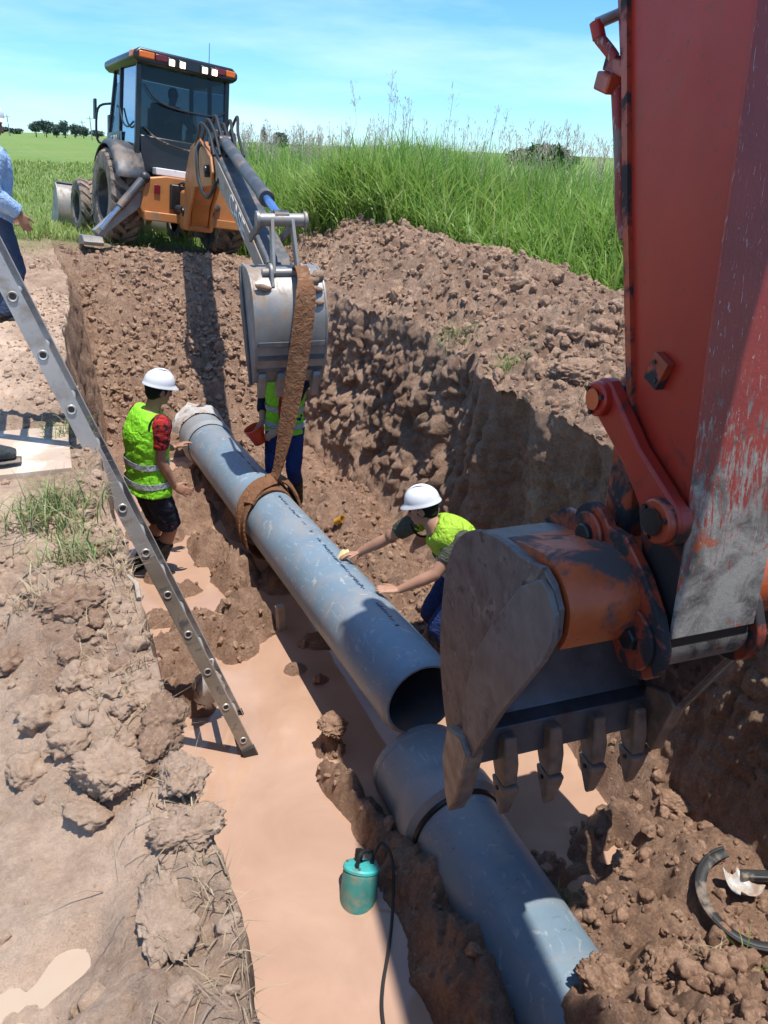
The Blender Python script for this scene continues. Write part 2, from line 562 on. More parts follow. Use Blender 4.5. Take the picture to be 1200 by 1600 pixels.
M['orange'] = pmat('orange_machine_paint', (.47, .185, .055), .42, var=.18, vscale=3, dirt=(.25, .165, .11), dlo=.56, dhi=.75, dscale=5, wear=(.10, .08, .07), wlo=.70, whi=.75, wscale=18, bump=.1)
M['dark_paint'] = pmat('dark_grey_machine_paint', (.035, .038, .043), .45, .1, var=.25, dirt=(.23, .165, .12), dlo=.58, dhi=.80, dscale=5, bump=.1)
M['cab_black'] = pmat('black_cab_paint', (.016, .018, .022), .32, 0, var=.2, dirt=(.15, .12, .095), dlo=.66, dhi=.9, dscale=4, bump=.05)
M['grey_steel'] = pmat('dusty_grey_steel', (.30, .285, .27), .5, .35, var=.22, vscale=5, dirt=(.33, .235, .165), dlo=.5, dhi=.68, dscale=6, wear=(.10, .09, .085), wlo=.66, whi=.72, wscale=12, bump=.25)
M['dipper'] = pmat('dusty_dark_grey_paint', (.085, .088, .095), .48, .15, var=.3, dirt=(.28, .205, .15), dlo=.5, dhi=.72, dscale=4, bump=.15)
M['dipper_light'] = pmat('dusty_beige_side_plate', (.33, .275, .225), .55, .1, var=.2, dirt=(.20, .15, .115), dlo=.55, dhi=.72, dscale=6, bump=.15)
M['tyre'] = pmat('muddy_tyre_rubber', (.05, .042, .038), .8, 0, var=.3, dirt=(.30, .215, .16), dlo=.40, dhi=.60, dscale=4, bump=.4, bscale=40)
M['lug'] = pmat('mud_caked_lug', (.29, .215, .165), .9, 0, var=.3, dirt=(.06, .05, .045), dlo=.5, dhi=.7, dscale=7, bump=.5)
M['rim'] = pmat('dusty_dark_rim', (.07, .062, .06), .5, .3, dirt=(.21, .16, .125), dlo=.52, dhi=.7, bump=.1)
M['white_decal'] = pmat('white_decal', (.72, .72, .70), .5, var=.06, dirt=(.3, .25, .2), dlo=.6, dhi=.75, bump=0)
M['blue_rod'] = pmat('blue_sky_tinted_rod', (.10, .22, .50), .25, .4, var=.1, bump=0)
def make_lens(name, col, e):
    t = NT(name); t.set(col, .2, 0, None, .5)
    if e:
        t.b.inputs['Emission Color'].default_value = (*col, 1); t.b.inputs['Emission Strength'].default_value = e
    M[name] = t.m
make_lens('amber', (.75, .16, .012), 0)
make_lens('red_lens', (.16, .012, .02), 0)
make_lens('lamp_on', (1.0, .82, .50), 2.2)
def make_glass(name, tint, alpha_mix, rough=.03):
    t = NT(name)
    tr = t.n('ShaderNodeBsdfTransparent'); tr.inputs[0].default_value = (*tint, 1)
    gl = t.n('ShaderNodeBsdfGlossy'); gl.inputs['Roughness'].default_value = rough; gl.inputs[0].default_value = (.9, .95, 1, 1)
    fr = t.n('ShaderNodeFresnel'); fr.inputs[0].default_value = 1.5
    df = t.n('ShaderNodeBsdfDiffuse'); df.inputs[0].default_value = (.25, .22, .2, 1)
    m1 = t.n('ShaderNodeMixShader'); t.l(t.math('MULTIPLY', fr.outputs[0], .55), m1.inputs[0]); t.l(tr.outputs[0], m1.inputs[1]); t.l(gl.outputs[0], m1.inputs[2])
    dust = t.math('MULTIPLY', t.ramp(t.noise(3, 5), .35, .8), alpha_mix)
    m2 = t.n('ShaderNodeMixShader'); t.l(dust, m2.inputs[0]); t.l(m1.outputs[0], m2.inputs[1]); t.l(df.outputs[0], m2.inputs[2])
    t.l(m2.outputs[0], t.out.inputs[0])
    t.t.nodes.remove(t.b)
    M[name] = t.m
make_glass('cab_glass', (.40, .46, .50), .03)

def make_cover():
    t = NT('scraped_inner_cover')
    v = t.obj(); sep = t.n('ShaderNodeSeparateXYZ'); t.l(v, sep.inputs[0])
    c = t.mix(t.ramp(t.noise(2.5, 5), .3, .7), (.20, .026, .026), (.33, .045, .032))
    long_ = t.noise(9, 7, .7, .3, stretch=(7, 7, .8)); spots = t.noise(7, 7, .7, .6)
    low = t.math('DIVIDE', t.math('SUBTRACT', 1.45, sep.outputs['Z']), 1.3, True)
    wf = t.ramp(t.math('ADD', t.math('MULTIPLY', long_, .75), t.math('MULTIPLY', low, .42)), .60, .68)
    steel = t.mix(t.ramp(spots, .38, .6), (.09, .08, .075), (.36, .335, .30))
    c = t.mix(wf, c, steel)
    of = t.math('MULTIPLY', t.ramp(t.noise(5.5, 6, .7, .8), .60, .64), low)
    c = t.mix(of, c, (.42, .09, .03))
    sc = t.ramp(t.noise(22, 4, .6, 1.5, stretch=(5, 5, .45)), .64, .67)
    c = t.mix(t.math('MULTIPLY', sc, .7), c, (.44, .42, .40))
    n = t.bump(t.noise(60, 5, .7), .35, .006)
    M['ex_cover'] = t.set(c, .45, t.math('MULTIPLY', wf, .25), n, .5)
make_cover()
def make_stick():
    t = NT('faded_red_stick_paint')
    v = t.obj(); sep = t.n('ShaderNodeSeparateXYZ'); t.l(v, sep.inputs[0])
    c = t.mix(t.ramp(t.noise(1.6, 5, stretch=(1, 1, .5)), .3, .72), (.27, .016, .009), (.39, .032, .014))
    c = t.mix(t.math('MULTIPLY', t.ramp(t.noise(5, 6, .7, .5, stretch=(1.5, 1.5, .5)), .56, .70), .55), c, (.20, .045, .02))
    c = t.mix(t.math('MULTIPLY', t.ramp(t.noise(40, 4, .6), .66, .71), .8), c, (.06, .035, .03))
    low = t.math('DIVIDE', t.math('SUBTRACT', .95, sep.outputs['Z']), .8, True)
    gr = t.ramp(t.math('ADD', t.math('MULTIPLY', t.noise(5, 6, .65, .6), .8), t.math('MULTIPLY', low, .5)), .62, .76)
    c = t.mix(gr, c, (.020, .016, .017))
    drip = t.ramp(t.noise(14, 5, .6, .2, stretch=(3, 3, .25)), .63, .70)
    c = t.mix(t.math('MULTIPLY', drip, .45), c, (.12, .05, .03))
    n = t.bump(t.noise(45, 5, .65), .14, .004)
    M['ex_stick'] = t.set(c, t.math('ADD', .30, t.math('MULTIPLY', t.noise(6, 4), .25)), 0, n, .5)
make_stick()
# pipes
def make_pipe(name, base, marks, mudamt, dark):
    t = NT(name)
    v = t.obj()
    c = t.mix(t.ramp(t.noise(3, 5, .6, vec=v), .3, .7), [x * .88 for x in base], [x * 1.10 for x in base])
    # scuffs across the wall of the pipe
    sc = t.ramp(t.noise(26, 7, .75, 1.2, vec=v, stretch=(1, .22, 1)), .58, .66)
    c = t.mix(t.math('MULTIPLY', sc, marks), c, [min(1, x * 1.7) for x in base])
    sc2 = t.ramp(t.noise(7, 6, .7, 2.4, vec=v), .60, .63)
    c = t.mix(t.math('MULTIPLY', sc2, marks * .75), c, (.50, .47, .44))
    sm = t.ramp(t.noise(2.2, 5, .6, 1.0, vec=v), .46, .70)
    c = t.mix(t.math('MULTIPLY', sm, .5), c, (.36, .29, .24))
    dk = t.ramp(t.noise(38, 5, .7, .8, vec=v, stretch=(.4, 1.2, .4)), .62, .72)
    c = t.mix(t.math('MULTIPLY', dk, dark), c, (.05, .055, .065))
    sep = t.n('ShaderNodeSeparateXYZ'); t.l(v, sep.inputs[0])
    low = t.math('ADD', t.math('MULTIPLY', sep.outputs['Z'], -3.2), t.math('MULTIPLY', t.noise(8, 5, .6, vec=v), .9))
    mf = t.ramp(low, .65, 1.05)
    c = t.mix(t.math('MULTIPLY', mf, mudamt), c, (.30, .195, .135))
    splash = t.ramp(t.noise(16, 6, .7, .5, vec=v), .68, .73)
    c = t.mix(t.math('MULTIPLY', splash, .6), c, (.34, .235, .165))
    n = t.bump(t.noise(120, 3, vec=v), .06, .003)
    M[name] = t.set(c, t.math('ADD', .33, t.math('MULTIPLY', t.noise(12, 4, vec=v), .22)), 0, n, .5)
make_pipe('pipe_blue', (.185, .255, .315), .8, .95, .35)
make_pipe('pipe_laid', (.16, .23, .285), .45, .95, .85)
make_pipe('pipe_socket', (.26, .29, .31), .6, .9, .5)
def make_print():
    t = NT('printed_ink')
    t.set((.03, .05, .09), .5, 0)
    M['ink'] = t.m
make_print()
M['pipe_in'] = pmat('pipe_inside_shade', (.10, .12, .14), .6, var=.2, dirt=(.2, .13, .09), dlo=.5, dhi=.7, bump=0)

# people and small things
def skin(name, c):
    t = NT(name)
    col = t.mix(t.noise(18, 4), [x * .85 for x in c], [min(1, x * 1.12) for x in c])
    t.set(col, .48, 0, t.bump(t.noise(140, 3), .08, .002), .4)
    t.b.inputs['Subsurface Weight'].default_value = .08
    t.b.inputs['Subsurface Radius'].default_value = (.01, .004, .002)
    M[name] = t.m
skin('skin_a', (.36, .185, .115)); skin('skin_b', (.40, .215, .14)); skin('skin_c', (.30, .155, .10))
def cloth(name, c, var=.2, second=None, slo=.5, shi=.56, sscale=14, rough=.85, sstretch=None):
    t = NT(name)
    col = t.mix(t.noise(7, 4), [x * (1 - var) for x in c], [min(1, x * (1 + var)) for x in c])
    if second is not None:
        col = t.mix(t.ramp(t.noise(sscale, 5, .6, 1.0, stretch=sstretch), slo, shi), col, second)
    b = t.bump(t.noise(13, 4, .55, 1.8), .9, .03)
    b = t.bump(t.noise(400, 2), .25, .002, b)
    M[name] = t.set(col, rough, 0, b, .2)
cloth('vest', (.27, .74, .035), .14, (.20, .50, .05), .60, .75, 5, rough=.6)
cloth('vest_dull', (.38, .62, .05), .10, rough=.6)
cloth('vest_trim', (.02, .025, .02))
cloth('reflective', (.40, .42, .45), .1, rough=.35)
cloth('red_camo', (.45, .035, .03), .2, (.035, .02, .03), .50, .56, 22)
cloth('shorts', (.012, .016, .028), .3, (.05, .07, .11), .62, .68, 9, sstretch=(1, 1, .3))
cloth('olive', (.075, .080, .058), .2)
cloth('navy_trousers', (.018, .035, .12), .25)
cloth('dark_sleeve', (.015, .02, .035), .3)
cloth('red_plaid', (.50, .04, .035), .2, (.04, .015, .02), .53, .56, 40)
cloth('blue_shirt', (.33, .47, .68), .10)
cloth('jeans', (.05, .07, .12), .25)
cloth('boots', (.018, .016, .016), .4, (.16, .11, .08), .6, .72, 8, rough=.5)
cloth('grey_boots', (.045, .055, .06), .3, (.22, .16, .12), .62, .75, 8, rough=.55)
cloth('hair', (.012, .010, .009), .3)
cloth('grey_hair', (.35, .34, .33), .2)
cloth('sling', (.20, .095, .048), .3, (.30, .17, .10), .55, .68, 10, rough=.9)
M['helmet'] = pmat('white_helmet_plastic', (.76, .77, .78), .30, var=.05, dirt=(.5, .42, .35), dlo=.60, dhi=.78, bump=.03)
M['pail'] = pmat('orange_red_plastic', (.72, .075, .022), .35, var=.1, dirt=(.4, .2, .13), dlo=.62, dhi=.78, bump=.05)
M['alu'] = pmat('dusty_aluminium', (.50, .495, .48), .42, .5, var=.15, vscale=4, dirt=(.27, .215, .165), dlo=.50, dhi=.72, dscale=6, bump=.15)
M['alu_mud'] = pmat('mud_streaked_aluminium', (.30, .255, .205), .6, .3, var=.25, vscale=4, dirt=(.13, .12, .12), dlo=.55, dhi=.66, dscale=8, bump=.15)
M['teal'] = pmat('teal_pump_paint', (.06, .45, .43), .4, var=.2, dirt=(.13, .17, .13), dlo=.5, dhi=.7, dscale=9, bump=.1)
M['teal_dark'] = pmat('dark_green_pump_paint', (.022, .15, .115), .4, var=.25, dirt=(.15, .11, .08), dlo=.55, dhi=.72, dscale=9, bump=.1)
M['rubber'] = pmat('dusty_black_rubber', (.028, .028, .03), .5, var=.3, dirt=(.36, .28, .21), dlo=.52, dhi=.68, dscale=7, bump=.2)
M['plastic_white'] = pmat('muddy_white_plastic', (.50, .49, .47), .4, var=.15, dirt=(.36, .25, .18), dlo=.46, dhi=.60, dscale=12, bump=.1)
M['yellow'] = pmat('yellow_plastic', (.72, .38, .04), .5, bump=.1)
M['sponge'] = pmat('pale_yellow_sponge', (.70, .55, .28), .9, bump=.4)
M['bark'] = pmat('dry_bark', (.19, .14, .105), .9, bump=.5)
M['twig'] = pmat('pale_dry_wood', (.42, .35, .27), .85, bump=.3)
M['board'] = pmat('mud_smeared_board', (.50, .38, .29), .8, var=.2, vscale=3, dirt=(.68, .56, .46), dlo=.52, dhi=.60, dscale=3, bump=.4, bscale=30)
M['far_tree'] = pmat('hazed_tree_leaves', (.075, .115, .085), .8, var=.35, vscale=1, bump=0)  # paler bluish green: distance haze painted into the leaf colour
M['bush'] = pmat('bush_leaves', (.07, .13, .03), .7, var=.4, vscale=2, bump=0)
M['pole'] = pmat('grey_pole', (.25, .25, .25), .7, bump=0)
# ------------------------------------------------------------------ the ground
WATER_Z = -1.9
# mud standing clear of the water on the trench floor: x, y, rx, ry, height above water
ISLES = [(1.25, 7.2, .30, .50, .16), (1.28, 6.3, .22, .40, .15), (1.32, 5.75, .22, .35, .20), (1.18, 5.05, .26, .30, .24), (.86, 4.95, .30, .22, .17),
         (.55, 4.72, .25, .35, .14), (.62, 4.32, .20, .30, .12), (.40, 4.5, .2, .6, .2), (1.05, 4.75, .2, .22, .17), (.85, 5.65, .18, .12, .08), (.62, 5.3, .2, .15, .08),
         (.95, 6.75, .2, .2, .09), (1.2, 7.9, .4, .3, .15), (.75, 7.0, .12, .2, .06), (.5, 8.4, .3, .6, .12),
         (1.36, 3.46, .12, .14, .10), (1.28, 3.08, .09, .28, .16), (1.33, 2.75, .12, .3, .16), (1.45, 2.3, .20, .45, .20), (1.4, 1.75, .22, .5, .26),
         (1.40, 4.33, .16, .14, .015), (1.52, 4.15, .12, .10, .012), (.80, 6.9, .25, .3, .12), (1.0, 7.0, .3, .3, .14), (.7, 5.95, .12, .10, .08), (2.62, 6.4, .55, 1.2, .30), (2.5, 5.2, .5, .9, .26), (2.55, 4.2, .5, .7, .24), (2.3, 8.0, .7, .9, .28), (2.7, 3.6, .3, .35, .22), (2.1, 4.1, .2, .5, .12),
         (2.3, 1.75, .5, .32, .26), (2.75, 1.6, .4, .6, .34), (2.08, 2.15, .14, .2, .15), (2.4, 2.16, .13, .14, .12), (2.66, 2.2, .18, .18, .22), (2.95, 2.5, .16, .5, .35),
         (1.75, 4.6, .35, .2, .05), (1.7, 5.6, .3, .3, .10), (1.75, 6.8, .3, .6, .16), (1.8, 7.9, .5, .6, .2)]
FLATS = [(2.72, 1.46, .36, .36, -1.60)]
PUDS = [(2.24, 2.28, .17, .10), (2.53, 2.08, .09, .07), (2.25, 1.97, .15, .085), (2.46, 1.74, .11, .07), (2.38, 2.62, .42, .34), (1.02, 5.95, .2, .13), (.92, 6.25, .16, .10), (.95, 5.45, .2, .10), (1.1, 7.5, .22, .1)]

def Xl(Y): return .20 + .30 * ss(5.5, 10, Y) + .035 * fbm(Y * 1.1, 3.7, 3, 11) + .02 * vnoise(Y * 7, 1.1, 12)
def Xlb(Y): return Xl(Y) + .10 + .10 * ss(6, 9, Y) + .03 * vnoise(Y * 2.1, 5.5, 13)
def Xrb(Y): return 2.97 + .05 * fbm(Y * .9, 8.2, 3, 14)
def Xrt(Y): return Xrb(Y) + .20 + .36 * ss(4.9, 5.6, Y) + .06 * fbm(Y * 1.3, 2.2, 3, 15)

def far_plane(X, Y):
    return -.08 - .121 * np.clip(X - 2.34, -1.9, 2.4) - .03 * np.clip(Y - 13.48, -1, 3)

def bank_left(X, Y):
    z = .17 - .13 * ss(4.6, 8.5, Y) + .03 * fbm(X * .8, Y * .8, 3, 21)
    z = z + .022 * fbm(X * 4, Y * 4, 4, 22)
    rough = .35 + .65 * ss(-.55, -.1, X - .25 * fbm(X * 2, Y * 2, 2, 23))
    z = z + rough * (.045 * lumps(X * 6, Y * 6, 24) + .05 * lumps(X * 14, Y * 14, 27) * .6 + .010 * fbm(X * 30, Y * 30, 3, 28))
    z = z + .07 * np.exp(-((X + .0) / .22) ** 2 - ((Y - 1.5) / .55) ** 2)
    z = z + .06 * np.exp(-((X + .02) / .2) ** 2 - ((Y - 2.3) / .25) ** 2)
    # the flat wet patch and its puddles
    for (cx, cy, rx, ry, dp) in ((-.20, 1.25, .26, .26, .03), (-.20, 1.04, .13, .09, .05), (-.19, 2.48, .07, .06, .045), (-.25, 3.9, .4, .5, .03), (-.35, 1.6, .25, .25, .035), (-.10, 1.12, .07, .05, .05)):
        g = np.exp(-((X - cx) / rx) ** 4 - ((Y - cy) / ry) ** 4)
        z = z * (1 - .8 * g) + .8 * g * (.15 - dp + .016 * fbm(X * 9, Y * 9, 4, 29))
    return z

def far_blend(X, Y, z):
    w = ss(11.6, 12.8, Y)
    zf = far_plane(X, Y)
    out = np.clip((np.abs(X - 2.3) - 3.5) / 12, 0, 1) + ss(18, 40, Y)
    zf = zf * (1 - np.clip(out, 0, 1)) + (-.02) * np.clip(out, 0, 1)
    zf = zf + .03 * fbm(X * .7, Y * .7, 3, 31) + .02 * fbm(X * 5, Y * 5, 3, 32)
    zf = zf + .6 * fbm(X * .02, Y * .02, 2, 33) * ss(40, 120, np.hypot(X, Y))
    return z * (1 - w) + zf * w

def left_h(X, Y):
    return far_blend(X, Y, bank_left(X, Y))

def crest(Y):
    return np.interp(Y, [-2, 1.5, 3.5, 5.2, 6.2, 7.5, 9, 11, 12, 12.7, 13.6], [-.1, .15, .30, .36, .46, .54, .55, .52, .42, .10, -.28])

def patch(X, Y): return np.clip(.55 + 1.3 * fbm(X * .9 + 3, Y * .9, 3, 171), .08, 1.3)
def ridged(X, Y, seed): return 1 - 2 * np.abs(fbm(X, Y, 4, seed, .6))

def right_h(X, Y):
    xt = Xrt(Y)
    Xc = 4.75 + .12 * fbm(Y * .8, .3, 2, 41)
    A = crest(Y) + .05 * fbm(Y * 1.4, .7, 2, 42)
    up = ss(xt - .25, Xc, X); dn = ss(Xc - .05, Xc + 1.9, X)
    base = np.interp(Y, [-2, 2, 5, 8, 12, 14], [.0, -.02, -.08, -.16, -.2, -.25])
    z = base + (A - base) * up - (A + .32) * dn
    hill = np.exp(-((X - Xc) / 1.7) ** 2) * ss(-1, 3, Y) * (1 - ss(12.3, 13.2, Y))
    amp = (.25 + .75 * hill)
    z = z + amp * (.13 * (lumps(X * 2.2, Y * 2.2, 43) - .3) + patch(X, Y) * (.10 * (lumps(X * 5.3, Y * 5.3, 46) - .3) + .05 * lumps(X * 13, Y * 13, 49)) + .05 * ridged(X * 4, Y * 4, 52) + .045 * fbm(X * 13, Y * 13, 4, 55, .75) + .02 * ridged(X * 17, Y * 17, 57))
    w = ss(12.2, 13.4, Y)
    return z * (1 - w) + far_blend(X, Y, z) * w

def floor_h(X, Y):
    z = -2.02 + .02 * fbm(X * 2, Y * 2, 2, 61) + 0 * X
    jx = X + .07 * fbm(X * 3, Y * 3, 3, 62); jy = Y + .07 * fbm(X * 3 + 9, Y * 3, 3, 63)
    m = np.zeros(np.broadcast(X, Y).shape)
    for (cx, cy, rx, ry, h) in ISLES:
        g = np.exp(-((jx - cx) / rx) ** 2 - ((jy - cy) / ry) ** 2)
        m = np.maximum(m, g * (h + .12))
    z = z + m
    over = ss(-1.97, -1.80, z)
    z = z + over * (.09 * (lumps(X * 3.6, Y * 3.6, 64) - .28) + patch(X, Y) * .07 * (lumps(X * 9, Y * 9, 67) - .2) + .025 * lumps(X * 20, Y * 20, 70) + .045 * ridged(X * 5, Y * 5, 71) + .05 * fbm(X * 13, Y * 13, 4, 73, .75))
    for (cx, cy, rx, ry) in PUDS:
        g = np.exp(-((jx - cx) / rx) ** 4 - ((jy - cy) / ry) ** 4)
        z = z * (1 - g) + g * -1.96
    for (cx, cy, rx, ry, zz) in FLATS:
        g = np.exp(-((jx - cx) / rx) ** 4 - ((jy - cy) / ry) ** 4)
        z = z * (1 - .85 * g) + .85 * g * zz
    # far end: a slope of loose spoil up to the machine
    t = np.clip((Y - 8.75 + .25 * fbm(X * 1.2, Y * .5, 2, 74)) / 3.1, 0, 1)
    ramp = -1.86 + 1.80 * (t ** .85) + .10 * np.sin(t * 9) * t * (1 - t)
    ramp = ramp + (t > 0) * ss(0, .12, t) * (.13 * (lumps(X * 2.6, Y * 2.6, 75) - .25) + patch(X, Y) * (.10 * (lumps(X * 6.5, Y * 6.5, 78) - .25) + .05 * lumps(X * 15, Y * 15, 81)) + .04 * ridged(X * 5, Y * 5, 82) + .045 * fbm(X * 14, Y * 14, 4, 83, .75) + .02 * ridged(X * 17, Y * 17, 58))
    z = np.where(t > 0, np.maximum(z, ramp), z)
    # near end: back-fill on which the excavator stands
    s = 1.62 - Y + .14 * fbm(X * 1.5, Y * 1.5, 3, 84)
    xr = ss(1.25, 1.75, X + .12 * fbm(X * 3, Y * 3, 2, 85))
    fill = np.interp(s + .46 * ss(2.2, 2.5, X) * -1, [0, .25, .45, .75, 1.3, 2.0], [-1.95, -1.50, -1.38, -1.22, -.30, -.02])
    fill = fill + ss(0, .2, s) * (.16 * (lumps(X * 3.0, Y * 3.0, 86) - .25) + .07 * lumps(X * 8, Y * 8, 89) + .03 * lumps(X * 18, Y * 18, 92) + .05 * ridged(X * 4, Y * 4, 94) + .05 * fbm(X * 12, Y * 12, 4, 93, .75))
    lo = np.interp(1.3 - Y, [0, .5, 1.2, 1.6], [-2.05, -1.7, -.4, -.02])
    z = np.where(s > 0, np.maximum(z, np.where(xr > 0, fill * xr + (1 - xr) * np.maximum(lo, -2.05), lo)), np.maximum(z, lo))
    w = ss(11.6, 12.4, Y)
    return z * (1 - w) + far_blend(X, Y, z) * w

def ground_z(X, Y):
    """height of the ground away from the trench walls"""
    X = np.asarray(X, float); Y = np.asarray(Y, float)
    a, b, c, d = Xl(Y), Xlb(Y), Xrb(Y), Xrt(Y)
    zl = left_h(np.minimum(X, a), Y); zf = floor_h(np.clip(X, b, c), Y); zr = right_h(np.maximum(X, d), Y)
    tl = np.clip((X - a) / (b - a), 0, 1); tr = np.clip((X - c) / (d - c), 0, 1)
    z = zl * (1 - tl) + zf * tl
    return np.where(X > c, zf * (1 - tr) + zr * tr, z)

def build_ground():
    geo = lambda a, b, n, p: a + (b - a) * (np.linspace(0, 1, n) ** p)
    Y = np.concatenate([-geo(3, 400, 14, 4)[::-1], np.arange(-2.9, .6, .10), np.arange(.6, 3.6, .0145), np.arange(3.6, 7.2, .018), np.arange(7.2, 12.8, .023), np.arange(12.8, 22, .2), geo(22, 900, 46, 3)])
    ny = len(Y)
    xl, xlb, xrb, xrt = Xl(Y), Xlb(Y), Xrb(Y), Xrt(Y)
    rows = []
    # column parameters
    A = -geo(3.0, 700, 40, 4)[::-1]                     # offsets from xl, left far
    B = np.concatenate([np.arange(-2.95, -.9, .045), np.arange(-.9, 0, .0145)])
    nC, nD, nE = 46, 170, 96
    Fo = np.concatenate([np.arange(.0, 2.2, .0145), np.arange(2.2, 5, .07)])
    G = geo(5.05, 700, 40, 4)
    XX = []; ZZ = []; WET = []; TAN = []; GR = []
    Yc = Y[:, None]
    # left bank
    XA = xl[:, None] + np.concatenate([A, B])[None, :]
    ZA = left_h(XA, Yc)
    # floor
    tD = np.linspace(0, 1, nD)[None, :]
    XD = xlb[:, None] + (xrb - xlb)[:, None] * tD
    ZD = floor_h(XD, Yc)
    # mound and right
    XF = xrt[:, None] + np.concatenate([Fo, G])[None, :]
    ZF = right_h(XF, Yc)
    # walls
    tC = np.linspace(0, 1, nC + 2)[1:-1][None, :]
    zt = left_h(xl, Y)[:, None]; zb = ZD[:, :1]
    ZC = zt + (zb - zt) * tC
    dep = np.clip((zt - zb) / 1.0, 0, 1)
    win = np.sin(np.pi * tC) ** .6 * dep
    XC = xl[:, None] + (xlb - xl)[:, None] * tC ** 1.3
    XC = XC + win * (.07 * fbm(Yc * 1.3, ZC * 1.1, 3, 101) + .045 * fbm(Yc * 7, ZC * 1.2, 3, 102) + .02 * fbm(Yc * 22, ZC * 4, 3, 103) + .05 * (lumps(Yc * 5, ZC * 5, 104) - .3))
    tE = np.linspace(0, 1, nE + 2)[1:-1][None, :]
    zb2 = ZD[:, -1:]; zt2 = right_h(xrt, Y)[:, None]
    ZE = zb2 + (zt2 - zb2) * tE
    dep2 = np.clip((zt2 - zb2) / 1.0, 0, 1)
    win2 = np.sin(np.pi * tE) ** .5 * dep2
    XE = xrb[:, None] + (xrt - xrb)[:, None] * tE
    d = .13 * fbm(Yc * 1.0, ZE * .8, 3, 111) + .05 * fbm(Yc * 6, ZE * 1.2, 3, 112) + .022 * fbm(Yc * 20, ZE * 6, 3, 113)
    d = d - .16 * ss(5.1, 5.5, Yc) * (lumps(Yc * 3, ZE * 3, 114) - .3) - .10 * ss(5.0, 5.6, Yc) * (lumps(Yc * 7, ZE * 7, 117) - .3)
    d = d - .05 * (lumps(Yc * 9, ZE * 9, 118) - .3)
    d = d + .014 * fbm(Yc * 42, ZE * 30, 3, 119) + .035 * np.abs(fbm(Yc * 8 + .8 * ZE, ZE * .7, 3, 120)) + .02 * ridged(Yc * 6, ZE * 5, 122)
    d = d + .30 * np.exp(-((Yc - 4.62 - .1 * ZE) / .30) ** 4)
    d = d + .16 * np.exp(-((Yc - 3.75 - .1 * ZE) / .26) ** 4)
    for yy, wd, am in ((5.20, .045, .20), (5.45, .04, .18), (5.02, .035, .12), (5.75, .04, .12), (6.1, .04, .10), (2.9, .05, .08), (2.6, .04, .06), (3.2, .04, .08)):
        d = d + am * np.exp(-((Yc - yy + .16 * (ZE + .8)) / wd) ** 2)
    XE = XE + win2 * d
    X = np.concatenate([XA, XC, XD, XE, XF], 1)
    Z = np.concatenate([ZA, ZC, ZD, ZE, ZF], 1)
    nx = X.shape[1]
    YY = np.broadcast_to(Yc, X.shape)
    # slight sideways crumble so that rows do not read as a grid
    near = ((YY > .6) & (YY < 12.6)).astype(float)
    Yv = YY + near * .008 * fbm(X * 40, YY * 40, 2, 121)
    # masks: wetness, tan (dried smear), grass
    zone = np.concatenate([np.full(XA.shape, 0.), np.full(XC.shape, 1.), np.full(XD.shape, 2.), np.full(XE.shape, 3.), np.full(XF.shape, 4.)], 1)
    wet = np.where(zone == 2, .95 * (1 - ss(8.9, 9.6, YY)) + .15, 0) + np.where((zone == 1) | (zone == 3), .25 + .5 * ss(-1.0, -1.7, Z), 0)
    nb = fbm(X * 3, YY * 3, 3, 131)
    wet = wet + np.where(zone == 0, .3 * ss(.0, .5, nb) * (YY < 6), 0)
    wet = np.clip(wet + .2 * nb * (wet > .1), 0, 1)
    tan = np.where(zone == 0, np.clip(.85 - .25 * ss(-.35, .05, X) + .5 * nb, 0, 1) * (1 - ss(8, 12, YY) * .5), 0)
    tan = tan + np.where(zone >= 3, .10 + .2 * nb, 0)
    tan = np.clip(tan, 0, 1)
    gn = fbm(X * 1.1, YY * 1.1, 4, 141)
    g = ss(12.4, 14.2, YY + 1.0 * gn + .35 * np.clip(1.5 - X, -1, 2)) * (X < 6)
    g = np.maximum(g, ss(-3.2, -5.5, X + .6 * gn) * ss(6, 10, YY))
    g = np.maximum(g, ss(5.6, 6.3, X + .3 * gn))
    g = np.maximum(g, ss(40, 60, np.hypot(X, YY)))
    i = np.arange(ny - 1)[:, None] * nx + np.arange(nx - 1)[None, :]
    f = np.stack([i, i + 1, i + nx + 1, i + nx], -1).reshape(-1, 4)
    me = mesh_np('ground', np.stack([X, Yv, Z], -1).reshape(-1, 3), f)
    attr(me, 'wet', wet); attr(me, 'tan', tan); attr(me, 'grassy', g)
    me.materials.append(M['ground'])
    o = bpy.data.objects.new('ground', me); link(o)
    tag(o, 'churned brown clay ground with an open pipe trench and grass field beyond', kind='structure')
    return o
ground = build_ground()

def sheet(name, x0, x1, y0, y1, z, mat, label, nx=2, ny=2):
    xs = np.linspace(x0, x1, nx); ys = np.linspace(y0, y1, ny)
    v = np.array([(x, y, z) for y in ys for x in xs]); i = np.arange(ny - 1)[:, None] * nx + np.arange(nx - 1)[None, :]
    me = mesh_np(name, v, np.stack([i, i + 1, i + nx + 1, i + nx], -1).reshape(-1, 4)); me.materials.append(mat)
    o = bpy.data.objects.new(name, me); link(o)
    return tag(o, label, kind='structure')
sheet('trench_water', .15, 3.15, .9, 9.4, WATER_Z, M['water'], 'opaque brown muddy water standing in the trench bottom')
sheet('bank_puddle_water', -.9, .06, .6, 2.7, .113, M['puddle'], 'pale wet puddle on the trodden trench bank')

# ------------------------------------------------------------------ loose soil
def ico(sub):
    bm = bmesh.new(); bmesh.ops.create_icosphere(bm, subdivisions=sub, radius=1.0)
    v = np.array([p.co[:] for p in bm.verts]); f = np.array([[q.index for q in t.verts] for t in bm.faces]); bm.free()
    return v, f

